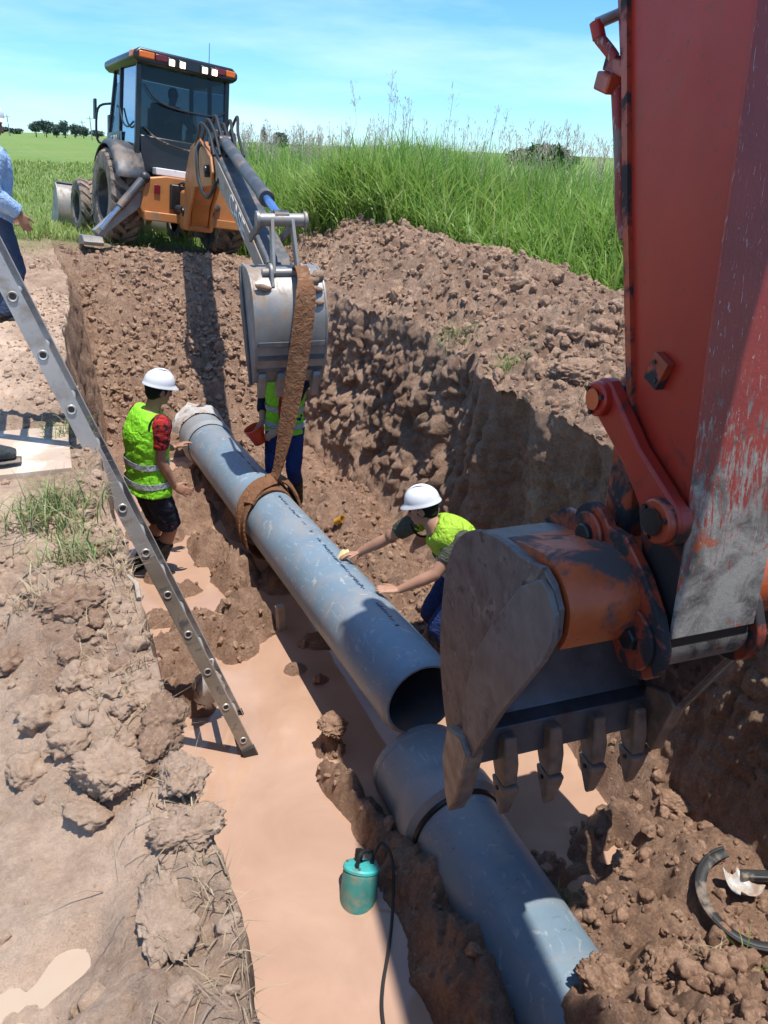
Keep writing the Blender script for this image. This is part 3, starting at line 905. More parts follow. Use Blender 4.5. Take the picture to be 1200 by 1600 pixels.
def clod_shape(sub, seed, rough=.35):
    v, f = ico(sub)
    r = np.random.default_rng(seed)
    # cut by random planes for a broken, faceted look, then roughen
    for k in range(8):
        n = r.normal(size=3); n /= np.linalg.norm(n); d = r.uniform(.55, .9)
        over = v @ n - d
        v = v - np.outer(np.maximum(over, 0) * .85, n)
    v = v * (1 + rough * fbm3(v * 1.7 + seed * 3.1, 2, seed))[:, None]
    v = v * (1 + .6 * rough * fbm3(v * 5.0 + seed * 1.7, 3, seed + 5, .6))[:, None]
    if sub >= 3:
        v = v * (1 + .16 * fbm3(v * 9 + seed, 3, seed + 8, .65) - .10 * np.abs(fbm3(v * 4 + seed, 2, seed + 12)))[:, None]
    return v * np.array([1.1, .95, .8]), f

def rot_rand(n, r):
    q = r.normal(size=(n, 4)); q /= np.linalg.norm(q, axis=1)[:, None]
    w, x, y, z = q.T
    return np.stack([np.stack([1 - 2 * (y * y + z * z), 2 * (x * y - z * w), 2 * (x * z + y * w)], -1), np.stack([2 * (x * y + z * w), 1 - 2 * (x * x + z * z), 2 * (y * z - x * w)], -1), np.stack([2 * (x * z - y * w), 2 * (y * z + x * w), 1 - 2 * (x * x + y * y)], -1)], 1)

def scatter(name, label, X, Y, size, mat, seed, big=.035, sink=.25, hi=2, smooth=False):
    r = np.random.default_rng(seed)
    kp = r.random(len(X)) < np.clip(patch(X, Y) + .1, .15, 1) + (size > big) * .1
    X, Y, size = X[kp], Y[kp], size[kp]
    Z = ground_z(X, Y)
    wall = ((X > Xrb(Y) - .02) & (X < Xrt(Y) + .02)) | ((X > Xl(Y) - .005) & (X < Xlb(Y) + .02))
    keep = np.isfinite(Z) & ~(wall & (Y > .6) & (Y < 12)) & ~((Z < WATER_Z + .005) & (r.random(len(X)) < .9))
    X, Y, Z, size = X[keep], Y[keep], Z[keep], size[keep]
    VV = []; FF = []; off = 0
    for cls, sub in ((size >= big, 2 if False else 1), (size < big, 0)):
        idx = np.where(cls)[0]
        if not len(idx): continue
        vars_ = [clod_shape(hi if sub else 1, seed * 10 + k, .42) for k in range(7)]
        if sub == 0:
            vars_ = [clod_shape(1, seed * 10 + k, .4) for k in range(7)]
        pick = r.integers(0, 7, len(idx))
        for k in range(7):
            ii = idx[pick == k]
            if not len(ii): continue
            v, f = vars_[k]
            if sub == 0 : pass
            R_ = rot_rand(len(ii), r)
            sc = size[ii][:, None] * r.uniform(.8, 1.2, (len(ii), 3))
            P = np.einsum('nij,kj->nki', R_, v) * sc[:, None, :]
            P[:, :, 0] += X[ii][:, None]; P[:, :, 1] += Y[ii][:, None]; P[:, :, 2] += (Z[ii] + size[ii] * sink)[:, None]
            VV.append(P.reshape(-1, 3))
            FF.append((f[None] + (np.arange(len(ii)) * len(v))[:, None, None] + off).reshape(-1, 3)); off += len(ii) * len(v)
    me = mesh_np(name, np.concatenate(VV), np.concatenate(FF), smooth=smooth)
    me.materials.append(mat)
    o = bpy.data.objects.new(name, me); link(o)
    return tag(o, label, 'soil', kind='stuff')

def sizes(n, lo, hi, p, r):
    return lo + (hi - lo) * r.random(n) ** p

r = np.random.default_rng(31)
n = 24000
X = np.concatenate([r.uniform(3.1, 6.2, n)]); Y = r.uniform(1.5, 12.6, n)
scatter('loose_soil', 'loose brown clods covering the big spoil heap', X, Y, sizes(n, .005, .055, 6.5, r), M['clod'], 3, big=.02)
n = 14000
X = r.uniform(.6, 3.6, n); Y = r.uniform(8.9, 12.4, n)
scatter('loose_soil', 'crumbled clods on the slope under the backhoe', X, Y, sizes(n, .005, .058, 6.0, r), M['clod'], 5, big=.02)
n = 170
Y = r.uniform(2, 12.3, n); X = Xrt(Y) + .1 + r.random(n) * 2.2
scatter('loose_soil', 'larger broken clods strewn over the spoil heap', X, Y, sizes(n, .045, .12, 2.2, r), M['clod'], 17, big=.01, hi=4, smooth=True, sink=-.05)
n = 70
X = r.uniform(.8, 3.2, n); Y = r.uniform(9.3, 12.3, n)
scatter('loose_soil', 'larger broken clods on the slope under the backhoe', X, Y, sizes(n, .045, .12, 2.2, r), M['clod'], 19, big=.01, hi=4, smooth=True, sink=-.05)
n = 5000
X = r.uniform(1.95, 2.97, n); Y = r.uniform(1.0, 8.7, n)
scatter('loose_soil', 'wet reddish crumbs on the trench floor right of the pipe', X, Y, sizes(n, .004, .042, 4.5, r), M['clod_red'], 7, big=.016, hi=3, smooth=True, sink=.1)
n = 2000
X = r.uniform(.35, 1.6, n); Y = r.uniform(1.3, 8.7, n)
scatter('loose_soil', 'wet crumbs on the trench floor by the ladder', X, Y, sizes(n, .005, .045, 4.0, r), M['clod_red'], 9)
n = 4500
Y = r.uniform(.7, 9, n); X = Xl(Y) - np.abs(r.normal(0, .22, n)) + .01
scatter('loose_soil', 'dry crumbs along the trodden trench edge', X, Y, sizes(n, .004, .028, 5.5, r), M['clod_tan'], 11, big=.011, hi=3, smooth=True, sink=.1)
n = 900
X = r.uniform(-2.6, .3, n); Y = r.uniform(4, 13, n)
scatter('loose_soil', 'scattered dry crumbs on the ground beside the ladder', X, Y, sizes(n, .008, .05, 3.0, r), M['clod_tan'], 13)
n = 700
X = r.uniform(1.35, 2.9, n); Y = r.uniform(.75, 1.45, n)
scatter('loose_soil', 'clods on the back-fill over the buried pipe end', X, Y, sizes(n, .006, .07, 4.5, r), M['clod_red'], 15, big=.013, hi=3, smooth=True, sink=.05)

# the large clods one can count
def big_clod(x, y, s, mat, label, seed, z=None, group=None, flat=1.0):
    v, f = clod_shape(5 if max(s) > .06 else 4, seed, .34)
    rdg = 1 - np.abs(fbm3(v * 5.5 + seed, 3, seed + 9, .6)) * 2.2
    v = v * (1 + .10 * (rdg - .5) + .07 * fbm3(v * 16 + seed, 3, seed + 21, .65) + .03 * fbm3(v * 42, 2, seed + 31))[:, None]
    v = v * np.array(s)
    me = mesh_np('dirt_clod', v, f, smooth=True); me.materials.append(mat)
    o = bpy.data.objects.new('dirt_clod', me); link(o)
    zz = float(ground_z(np.array([x]), np.array([y]))[0]) if z is None else z
    o.location = (x, y, zz + s[2] * .30); o.rotation_euler = (0, 0, seed * 1.7)
    return tag(o, label, 'dirt clod', group)
GC = 'big clods along the trench edge'
big_clod(.02, 1.50, (.085, .08, .075), M['clod_tan'], 'largest pale round clod sitting back from the trench edge', 201, group=GC)
big_clod(.165, 1.63, (.075, .07, .085), M['clod'], 'reddish brown block clod at the trench edge near the ladder foot', 202, group=GC)
big_clod(-.13, 1.79, (.058, .055, .06), M['clod_tan'], 'fist-shaped pale clod farthest back on the smeared bank', 203, group=GC)
big_clod(.17, 1.40, (.075, .07, .065), M['clod_tan'], 'rough grassy clod on the edge in front of the reddish block', 204, group=GC)
big_clod(.16, 1.25, (.065, .06, .055), M['clod_tan'], 'knobbly clod with small lumps and dry roots on the edge', 205, group=GC)
big_clod(.07, 1.07, (.085, .065, .03), M['clod_tan'], 'flat half-buried clod in the trampled bank', 206, group=GC)
big_clod(-.01, 2.22, (.11, .09, .07), M['clod'], 'wide dark undercut clod with hanging roots on the bank', 207, group=GC)
big_clod(-.17, 1.63, (.05, .05, .045), M['clod_tan'], 'small round clod lying on smooth wet mud', 208, group=GC)
big_clod(-.06, 1.63, (.055, .045, .04), M['clod_tan'], 'low clod between the largest clod and the fist-shaped one', 209, group=GC)
big_clod(-.20, 2.06, (.05, .05, .045), M['clod'], 'small clod beside the undercut clod', 210, group=GC)
big_clod(.12, 1.52, (.07, .06, .06), M['clod'], 'dark clod wedged between the largest clod and the reddish block', 211, group=GC)
q_ = np.random.default_rng(55)
for k_ in range(16):
    y_ = 1.12 + 1.05 * q_.random(); x_ = .17 - .26 * q_.random() ** 1.5; s_ = q_.uniform(.026, .052)
    big_clod(x_, y_, (s_ * q_.uniform(.9, 1.3), s_, s_ * q_.uniform(.8, 1.1)), M['clod_tan'] if k_ % 3 else M['clod'], 'fist-sized broken clod in the crumbling ridge along the trench edge', 240 + k_, group='fist-sized clods in the edge ridge')
big_clod(1.75, 1.34, (.12, .10, .10), M['clod_red'], 'large wet clod burying the end of the laid pipe', 221)
big_clod(2.0, 1.28, (.10, .085, .10), M['clod_red'], 'tall rounded wet clod on the back-fill beside the pipe', 222)
big_clod(2.36, 1.12, (.10, .08, .08), M['clod_red'], 'wet clod with grass blades on the back-fill', 223)
big_clod(2.42, 1.95, (.07, .05, .04), M['clod_red'], 'grey-brown stone-like lump lying between small puddles', 224)
big_clod(2.95, 2.15, (.10, .08, .07), M['clod_red'], 'angular clod fallen at the foot of the right trench wall', 225)
big_clod(2.98, 2.45, (.09, .07, .06), M['clod_red'], 'sharp-edged clod lodged higher at the right trench wall foot', 226)
big_clod(1.37, 3.47, (.085, .10, .08), M['clod_red'], 'dark wet lump standing in water before the pipe socket', 227)
big_clod(5.25, 8.0, (.26, .2, .15), M['clod'], 'broad clod on the crest of the spoil heap', 228)
big_clod(3.7, 4.4, (.2, .16, .13), M['clod'], 'overhanging sod at the top of the right wall', 229)
# ------------------------------------------------------------------ vegetation
def blades(name, X, Y, Z, H, W, lean, mat, label, cat='grass', kind='stuff', seg=4, seed=1, droop=1.0, rnd=None, twist=None, parent=None):
    r = np.random.default_rng(seed)
    n = len(X)
    az = r.uniform(0, 2 * np.pi, n) if twist is None else twist
    H = np.asarray(H); L = lean * r.uniform(.3, 1.6, n)
    t = np.linspace(0, 1, seg + 1)
    # blade curve: rises, then bends over
    hor = (L * H)[:, None] * (t ** 2.0)[None] * droop
    ver = H[:, None] * (t[None] - .38 * np.minimum(L, 1.4)[:, None] * t[None] ** 3)
    wid = W[:, None] * (np.minimum(1, 1.25 * (1 - t ** 2.2)) * .5)[None]
    wid[:, -1] = W * .03
    cx, sy = np.cos(az)[:, None], np.sin(az)[:, None]
    fa = az + r.normal(0, .5, n) + np.pi / 2
    wx, wy = np.cos(fa)[:, None], np.sin(fa)[:, None]
    P = np.empty((n, seg + 1, 2, 3))
    for k, s in enumerate((-1, 1)):
        P[:, :, k, 0] = X[:, None] + hor * cx + s * wid * wx
        P[:, :, k, 1] = Y[:, None] + hor * sy + s * wid * wy
        P[:, :, k, 2] = Z[:, None] + ver
    base = (np.arange(n) * (seg + 1) * 2)[:, None] + (np.arange(seg) * 2)[None]
    f = np.stack([base, base + 1, base + 3, base + 2], -1).reshape(-1, 4)
    me = mesh_np(name, P.reshape(-1, 3), f)
    rr = r.random(n) if rnd is None else rnd
    attr(me, 'rnd', np.repeat(rr, (seg + 1) * 2)); attr(me, 'tip', np.tile(np.repeat(t, 2), n))
    me.materials.append(mat)
    o = bpy.data.objects.new(name, me); link(o, parent)
    if label: tag(o, label, cat if kind != 'stuff' else cat, None, kind)
    return o

def gz(X, Y): return ground_z(X, Y)

r = np.random.default_rng(77)
# --- tall reed grass behind the spoil heap: clumps of arching leaves
def reed_edge(Y):
    return np.interp(Y, [2, 4, 6, 8, 10, 11.5, 13, 15, 18, 24, 40], [6.9, 6.7, 6.5, 6.2, 5.75, 5.1, 4.4, 3.9, 4.0, 5.2, 10])
nc = 2300
Yc = np.concatenate([r.uniform(3.0, 16, nc), r.uniform(12, 34, 1300)])
depth = np.concatenate([r.random(nc) ** 1.2 * 3.2, r.random(1300) * 9])
Xc = reed_edge(Yc) + depth
hN = 1 + .22 * fbm(Xc * .35, Yc * .35, 3, 5) + r.normal(0, .07, len(Xc))
per = 22
X = np.repeat(Xc, per) + r.normal(0, .16, len(Xc) * per); Y = np.repeat(Yc, per) + r.normal(0, .16, len(Xc) * per)
front = np.repeat(np.clip(depth / .9, 0, 1), per)
H = np.repeat(1.88 * hN, per) * r.uniform(.45, 1.08, len(X)) * (.62 + .38 * front)
W = r.uniform(.016, .044, len(X)) * np.repeat(np.where(Yc > 16, 1.7, 1.0), per)
rn = np.clip(np.repeat(.5 + .45 * fbm(Xc * .8, Yc * .8, 2, 8), per) + r.normal(0, .22, len(X)), 0, 1)
blades('tall_grass', X, Y, gz(X, Y) - .02, H, W, .42, M['reed'], 'dense tall bright green reed grass behind the spoil heap', seg=5, seed=3, rnd=rn)
# leafy lower skirt at the heap's back
n = 9000
Y = r.uniform(3, 14, n); X = reed_edge(Y) + r.normal(-.12, .28, n)
blades('grass_skirt', X, Y, gz(X, Y) - .01, r.uniform(.25, .95, n), r.uniform(.012, .028, n), .7, M['reed'], 'lower arching grass at the foot of the tall reeds', seg=4, seed=4)
# seed heads
PX = []; PH = []
ns = 330
Ys = np.concatenate([r.uniform(3.2, 13, 210), r.uniform(13, 26, 120)]); Xs = reed_edge(Ys) + r.uniform(.5, 4.0, ns)
Hs = r.uniform(1.95, 2.45, ns) * (1 + .1 * fbm(Xs * .4, Ys * .4, 2, 9)); Zs = gz(Xs, Ys)
lx = r.normal(0, .10, ns); ly = r.normal(0, .10, ns)
vb = []; fb = []; rb = []; tb = []
def quad(a, b, w):
    k = len(vb); d = np.array([-(b - a)[1], (b - a)[0], .0]); nn = np.linalg.norm(d)
    d = np.array([1., 0, 0]) if nn < 1e-5 else d / nn
    vb.extend([a - d * w, a + d * w, b + d * w * .6, b - d * w * .6]); fb.append((k, k + 1, k + 2, k + 3))
for i in range(ns):
    base = np.array([Xs[i], Ys[i], Zs[i]]); top = base + np.array([lx[i] * Hs[i], ly[i] * Hs[i], Hs[i]])
    w = .0028 * (1 + Ys[i] / 14)
    quad(base, base + (top - base) * .6, w * 1.2); quad(base + (top - base) * .6, top, w * .8)
    for k in range(16):
        f = r.uniform(.80, .99); a = base + (top - base) * f
        an = r.uniform(0, 6.28); ln = r.uniform(.08, .22) * (1.35 - f) * 2.2
        b = a + np.array([math.cos(an) * ln * .6, math.sin(an) * ln * .6, ln * r.uniform(.3, .9)])
        quad(a, b, w * .55)
        for q in range(2):
            m = a + (b - a) * r.uniform(.4, 1); quad(m, m + r.normal(0, .022, 3) + np.array([0, 0, .015]), w * 1.1)
me = mesh_np('grass_seed_heads', np.array(vb), np.array(fb)); nv = len(vb)
attr(me, 'rnd', r.random(nv)); attr(me, 'tip', np.zeros(nv)); me.materials.append(M['panicle'])
o = bpy.data.objects.new('grass_seed_heads', me); link(o); tag(o, 'airy pinkish seed heads rising above the tall grass', 'grass', kind='stuff')

# --- mown field
n = 70000
Y = 12.6 + 40 * r.random(n) ** 1.9; X = -20 + (r.random(n)) * 26
m = (fbm(X * 1.1, Y * 1.1, 4, 141) + (Y - 13.3) + .35 * np.clip(1.5 - X, -1, 2) > .0)
X, Y = X[m], Y[m]
H = r.uniform(.06, .26, len(X)) * (1 + .5 * fbm(X * .6, Y * .6, 3, 7)); W = r.uniform(.007, .016, len(X)) * (1 + (Y - 12.6) / 14)
blades('field_grass', X, Y, gz(X, Y) - .01, H, W, .6, M['field'], 'short light green grass of the open field behind the backhoe', seg=2, seed=6)
n = 9000
Y = r.uniform(6.5, 14, n); X = -3.0 - 8 * r.random(n) ** 1.3
blades('field_grass', X, Y, gz(X, Y) - .01, r.uniform(.06, .22, n), r.uniform(.007, .014, n), .6, M['field'], 'short field grass left of the trodden trench bank', seg=2, seed=16)

# --- tufts on the bank and heap (each a thing of its own)
def tuft(x, y, n, h, spread, mat, label, seed, group=None, lean=.8):
    q = np.random.default_rng(seed)
    X = x + q.normal(0, spread, n); Y = y + q.normal(0, spread, n)
    return blades('grass_tuft', X, Y, gz(X, Y) - .01, q.uniform(.4, 1, n) * h, q.uniform(.003, .007, n), lean, mat, label, 'grass tuft', 'stuff', 3, seed)
for k, a in enumerate([(-.04, 3.02, 260, .22, .10, 'tuft', 'largest green tuft on the bank left of the ladder'),
          (.03, 2.66, 150, .17, .06, 'tuft', 'green tuft on the bank in front of the largest one'),
          (.12, 3.12, 70, .13, .07, 'tuft', 'thin tuft between the largest tuft and the ladder'),
          (.10, 4.10, 90, .16, .06, 'tuft', 'tuft at the corner of the mud-smeared board'),
          (-.10, 2.30, 60, .12, .05, 'straw', 'dry tuft hanging over the undercut clod'),
          (.14, 2.45, 50, .09, .05, 'straw', 'dry straw tuft on the edge above the water'),
          (.21, 1.30, 45, .09, .05, 'straw', 'dry roots hanging at the trench edge by the knobbly clod'),
          (.205, 1.10, 50, .09, .05, 'straw', 'dry straw overhanging the water at the trampled bank'),
          (.10, 1.75, 35, .08, .05, 'straw', 'dry straw behind the reddish block clod'),
          (3.62, 6.15, 120, .22, .10, 'tuft', 'pale green tuft on the spoil heap slope'),
          (3.45, 5.0, 45, .22, .05, 'reed', 'small bright green sprig at the right wall top'),
          (3.4, 3.9, 60, .25, .07, 'straw', 'dry roots hanging from the right wall top'),
          (2.40, 1.10, 40, .20, .06, 'reed', 'green grass blades on the back-fill'),
          (2.28, 1.28, 40, .12, .05, 'straw', 'dry straw on the back-fill'),
          (1.98, 1.86, 45, .10, .04, 'tuft', 'small weed beside the laid pipe')]):
    tuft(a[0], a[1], a[2], a[3], a[4], M[a[5]], a[6], 300 + k)
# straw litter along the machine's ground
n = 2600
X = r.uniform(-2.5, 4.2, n); Y = r.uniform(10.5, 14, n)
Z = gz(X, Y)
blades('straw_litter', X, Y, Z + .002, r.uniform(.03, .12, n), r.uniform(.004, .008, n), 1.5, M['straw'], 'dry trampled straw on the ground around the backhoe', seg=2, seed=21)
n = 900
Y = r.uniform(.8, 4.4, n); X = Xl(Y) - np.abs(r.normal(0, .12, n)) + .02
blades('straw_litter', X, Y, gz(X, Y) + .001, r.uniform(.02, .07, n), r.uniform(.0015, .003, n), 1.5, M['straw'], 'short dry straw bits along the trench edge', seg=2, seed=22)

# --- trees on the horizon
def far_tree(x, y, h, w, seed, label, group, mat, name='tree', zb=0, n=2600, leaf=.03):
    q = random.Random(seed)
    t = thing(name, label, 'tree' if name == 'tree' else 'bush', (x, y, zb), None, group)
    mb = MB(); mb.tube([(0, 0, -.3), (.1, 0, h * .4), (0, .05, h * .8)], [w * .05, w * .035, w * .012], 7)
    for k in range(4):
        a = q.uniform(0, 6.28); mb.tube([(0, 0, h * (.3 + .1 * k)), (math.cos(a) * w * .3, math.sin(a) * w * .3, h * (.5 + .1 * k))], [w * .02, w * .008], 5)
    mb.build('trunk', M['bark'], t)
    qn = np.random.default_rng(seed); 
    cl = qn.normal(0, 1, (14, 3)); cl /= np.linalg.norm(cl, axis=1)[:, None]; cl *= qn.uniform(.2, 1, (14, 1))
    c = cl[qn.integers(0, 14, n)] + qn.normal(0, .24, (n, 3))
    P = c * np.array([w * .42, w * .42, h * .36]) + np.array([0, 0, h * .62])
    s = w * leaf
    d1 = qn.normal(0, s, (n, 3)); d2 = qn.normal(0, s, (n, 3))
    v = np.stack([P - d1, P + d2, P + d1, P - d2], 1).reshape(-1, 3)
    me = mesh_np('crown', v, np.arange(4 * n).reshape(-1, 4), False); me.materials.append(mat)
    link(bpy.data.objects.new('crown', me), t)
def polar(px, dist):   # compass bearing of a point relative to the camera heading, degrees right
    a = math.atan2(.434, .901) + rad(px); return math.sin(a) * dist, math.cos(a) * dist
for k, (b, d, h, w) in enumerate([(-23.5, 300, 4.6, 4.5), (-22.9, 300, 5.2, 4), (-22.3, 310, 4.6, 4), (-21.8, 300, 5.0, 4), (-21.2, 320, 4.2, 4), (-20.7, 300, 3.8, 4)]):
    x, y = polar(b, d); far_tree(x, y, h, w, 500 + k, 'dark tree in the small wood on the horizon', 'trees on the horizon', M['far_tree'])
for k, (b, d, h, w) in enumerate([(-25.4, 380, 2.6, 6), (-24.6, 380, 2.4, 6), (-19.9, 390, 2.9, 6)]):
    x, y = polar(b, d); far_tree(x, y, h, w, 520 + k, 'low dark tree left of the wood on the horizon', 'low trees on the horizon', M['far_tree'])
x, y = polar(-9.2, 190); far_tree(x, y, 4.9, 1.7, 530, 'slim tree rising alone above the tall grass', None, M['far_tree'])
x, y = polar(9.8, 60); far_tree(x, y, 2.15, 4.5, 531, 'round bushy tree crown behind the tall grass', None, M['bush'])
x, y = polar(-8.2, 200); far_tree(x, y, 3.2, 5, 532, 'low bushy tree beside the slim tree beyond the grass', None, M['far_tree'])
for k, (b, d, h) in enumerate([(-20.2, 260, 6.6), (-20.7, 300, 6.0), (-16.9, 240, 4.6), (-25.0, 300, 6.6)]):
    x, y = polar(b, d)
    t = thing('utility_pole', 'thin grey utility pole far off on the horizon', 'pole', (x, y, -.5), None, 'poles on the horizon')
    MB().tube([(0, 0, 0), (0, 0, h)], [.16, .10], 8).build('post', M['pole'], t)
    MB().bar((-.9, 0, h - .6), (.9, 0, h - .6), .12, .12).build('crossarm', M['pole'], t)
# ------------------------------------------------------------------ pipes
def make_pipe_thing(name, label, A, B, R_, socket_at, mat, smat, soc_len=.42, inner=.035, prnt=True):
    """A: near end, B: far end; socket at 'A' or 'B'"""
    A, B = Vector(A), Vector(B)
    L = (B - A).length
    t = thing(name, label, 'pipe', A)
    t.rotation_euler = (B - A).to_track_quat('Y', 'Z').to_euler()
    rot = Matrix.Rotation(-math.pi / 2, 4, 'X')  # lathe z -> y
    def prof_obj(nm, prof, mat_, par):
        mb = MB()
        n = 64; m = len(prof)
        for r_, yy in prof:
            for k in range(n):
                a = 2 * math.pi * k / n
                mb.v.append((r_ * math.cos(a), yy, r_ * math.sin(a)))
        for i in range(m - 1):
            for k in range(n):
                k2 = (k + 1) % n
                mb.f.append((i * n + k, (i + 1) * n + k, (i + 1) * n + k2, i * n + k2))
        return mb.build(nm, mat_, par, angle=25)
    ri = R_ - inner
    if socket_at == 'A':
        RS = R_ * 1.13
        b = prof_obj('barrel', [(R_, L), (R_, soc_len * .9)] , mat, t)
        prof_obj('socket', [(RS - inner * .9, soc_len), (RS - inner, .02), (RS - .012, 0), (RS, .012), (RS + .004, .05), (RS + .004, .055), (RS - .002, .06), (RS, soc_len * .55), (RS, soc_len * .62), (RS + .018, soc_len * .70), (RS + .020, soc_len * .86), (RS + .012, soc_len * .92), (R_ + .010, soc_len * .97), (R_ + .001, soc_len * 1.02)], smat, t)
        prof_obj('seal_groove', [(R_ + .014, soc_len * .985), (R_ + .016, soc_len * 1.0), (R_ + .012, soc_len * 1.03), (R_ + .0005, soc_len * 1.04)], M['black_steel'], t)
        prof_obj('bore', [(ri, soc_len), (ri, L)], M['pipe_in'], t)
    else:
        RS = R_ * 1.10
        prof_obj('barrel', [(ri, .0), (R_ - .022, .0), (R_ - .004, .03), (R_, .05)] + [(R_, .05 + (L - soc_len - .05) * k / 8) for k in range(1, 9)], mat, t)
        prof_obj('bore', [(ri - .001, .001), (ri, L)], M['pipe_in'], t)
        prof_obj('socket', [(R_ + .001, L - soc_len - .05), (R_ + .006, L - soc_len - .02), (RS + .012, L - soc_len + .04), (RS + .014, L - soc_len + .10), (RS, L - soc_len + .15), (RS, L - .02), (RS - .01, L), (RS - inner, L), (RS - inner, L - soc_len)], smat, t)
        prof_obj('seal_groove', [(R_ + .009, L - soc_len - .035), (R_ + .012, L - soc_len - .02), (R_ + .008, L - soc_len - .005)], M['black_steel'], t)
    return t, L

PIPE_A, PIPE_B = (1.735, 2.98, -1.25), (1.66, 8.45, -1.535)
pipe, PL = make_pipe_thing('plastic_pipe', 'long blue-grey plastic pipe hanging in the brown sling, worker leaning on it', PIPE_A, PIPE_B, .25, 'B', M['pipe_blue'], M['pipe_socket'])
# one line of small ink print along the crown of the pipe (illegible in the photograph: broken strokes)
q = random.Random(5)
mb = MB()
ang0 = rad(80)
y = .42
while y < 4.1:
    if q.random() < .07:
        y += q.uniform(.03, .12)
        continue
    hgt = q.choice((.018, .026, .030)); wd = q.uniform(.006, .013)
    for k in range(2):
        a = ang0 + q.uniform(-.035, .035)
        da = hgt / .25 / 2 * q.uniform(.4, 1)
        yy = y + k * q.uniform(.004, .012)
        Rr = .2516
        mb.add([(Rr * math.cos(a - da), yy, Rr * math.sin(a - da)), (Rr * math.cos(a - da), yy + wd, Rr * math.sin(a - da)), (Rr * math.cos(a + da), yy + wd, Rr * math.sin(a + da)), (Rr * math.cos(a + da), yy, Rr * math.sin(a + da))], [(0, 1, 2, 3)])
    y += wd + q.uniform(.008, .022)
tag(mb.build('printed_line', M['ink'], pipe, smooth=False), kind='stuff')
# torn clear wrapping at the far socket
mb = MB()
q = np.random.default_rng(4)
for k in range(20):
    a = math.pi * (.05 + .9 * k / 19)
    for j in range(5):
        yy = PL - .06 + .07 * j
        rr = .285 + .03 * float(fbm(k * .7, j * .9, 2, 3)) + .01 * j
        if j == 4: yy += .12 * float(vnoise(k * .9, 3.3, 4))
        mb.v.append((rr * math.cos(a), yy, rr * math.sin(a)))
for k in range(19):
    for j in range(4):
        i = k * 5 + j
        mb.f.append((i, i + 1, i + 6, i + 5))
mb.build('torn_wrapping', M['plastic_white'], pipe, angle=80)

laid, LL = make_pipe_thing('plastic_pipe', 'laid blue-grey pipe with pale socket, its other end buried in back-fill', (1.725, 3.0, -1.715), (1.69, .35, -1.80), .25, 'A', M['pipe_laid'], M['pipe_socket'], soc_len=.52)

# ------------------------------------------------------------------ lifting sling
sl = thing('lifting_sling', 'brown woven sling from the backhoe bucket down round the pipe', 'sling', (1.68, 6.0, -1.1))
def ribbon(pts, widths, sides, thick, name, mat, parent, loc):
    pts = [Vector(p) for p in pts]; mb = MB(); n = len(pts)
    for i, p in enumerate(pts):
        d = (pts[min(i + 1, n - 1)] - pts[max(i - 1, 0)]).normalized()
        s = Vector(sides[i]); s = (s - d * s.dot(d)).normalized(); u = d.cross(s)
        w = widths[i] / 2
        for a, b in ((-1, -1), (-.33, -1.3), (.33, -1.3), (1, -1), (1, 1), (.33, .7), (-.33, .7), (-1, 1)):
            mb.v.append(tuple(p + s * (w * a) + u * (thick / 2 * b) - Vector(loc)))
    for i in range(n - 1):
        for k in range(8):
            k2 = (k + 1) % 8
            mb.f.append((i * 8 + k, i * 8 + k2, i * 8 + 8 + k2, i * 8 + 8 + k))
    mb.f.append(tuple(reversed(range(8)))); mb.f.append(tuple((n - 1) * 8 + k for k in range(8)))
    return mb.build(name, mat, parent, angle=60)
SL = (1.68, 6.0, -1.1)
ctrl = [(2.13, 6.36, .60, .10, 1, 0), (2.12, 6.20, .68, .11, 1, 0), (2.10, 6.04, .60, .12, 1, 0), (2.08, 5.96, .48, .17, 1, 0), (2.03, 5.93, .15, .175, 1, -.05), (1.96, 5.93, -.25, .165, 1, -.15), (1.88, 5.93, -.65, .13, 1, -.5), (1.81, 5.93, -.95, .09, .9, -1), (1.765, 5.94, -1.09, .08, .8, -1)]
sp = smooth_path([c[:3] for c in ctrl], 5); cs = smooth_path([c[3:] for c in ctrl], 5)
ribbon(sp, [c[0] for c in cs], [(c[1], c[2], 0) for c in cs], .016, 'strap', M['sling'], sl, SL)
# choke round the pipe
zc = -1.225 + (5.9 - 3.0) / 5.45 * -.31
def loop_pts(y0, tilt, r0, sag):
    out = []
    for k in range(41):
        a = 2 * math.pi * k / 40
        rr = r0 + (sag if math.sin(a) < -.3 else 0) * max(0, -math.sin(a) - .3)
        out.append((1.67 + rr * math.cos(a), y0 + tilt * math.cos(a) + .05 * math.sin(a), zc + rr * math.sin(a)))
    return out
ribbon(loop_pts(5.80, .10, .266, .10), [.12] * 41, [(0, 1, 0)] * 41, .014, 'choker_loop', M['sling'], sl, SL)
ribbon(loop_pts(5.93, .16, .283, .06), [.10] * 41, [(0, 1, .2)] * 41, .016, 'choker_loop', M['sling'], sl, SL)
kn = smooth_path([(1.765, 5.94, -1.09), (1.70, 5.90, -1.085), (1.60, 5.83, -1.10), (1.48, 5.74, -1.19)], 5)
ribbon(kn, [.10] * len(kn), [(.3, 1, .4)] * len(kn), .03, 'knot', M['sling'], sl, SL)
kt = smooth_path([(1.72, 5.95, -1.075), (1.82, 5.98, -1.09), (1.92, 5.99, -1.17), (2.0, 5.98, -1.32), (2.03, 5.95, -1.45)], 5)
ribbon(kt, [.11] * len(kt), [(.2, 1, .2)] * len(kt), .014, 'loose_tail', M['sling'], sl, SL)

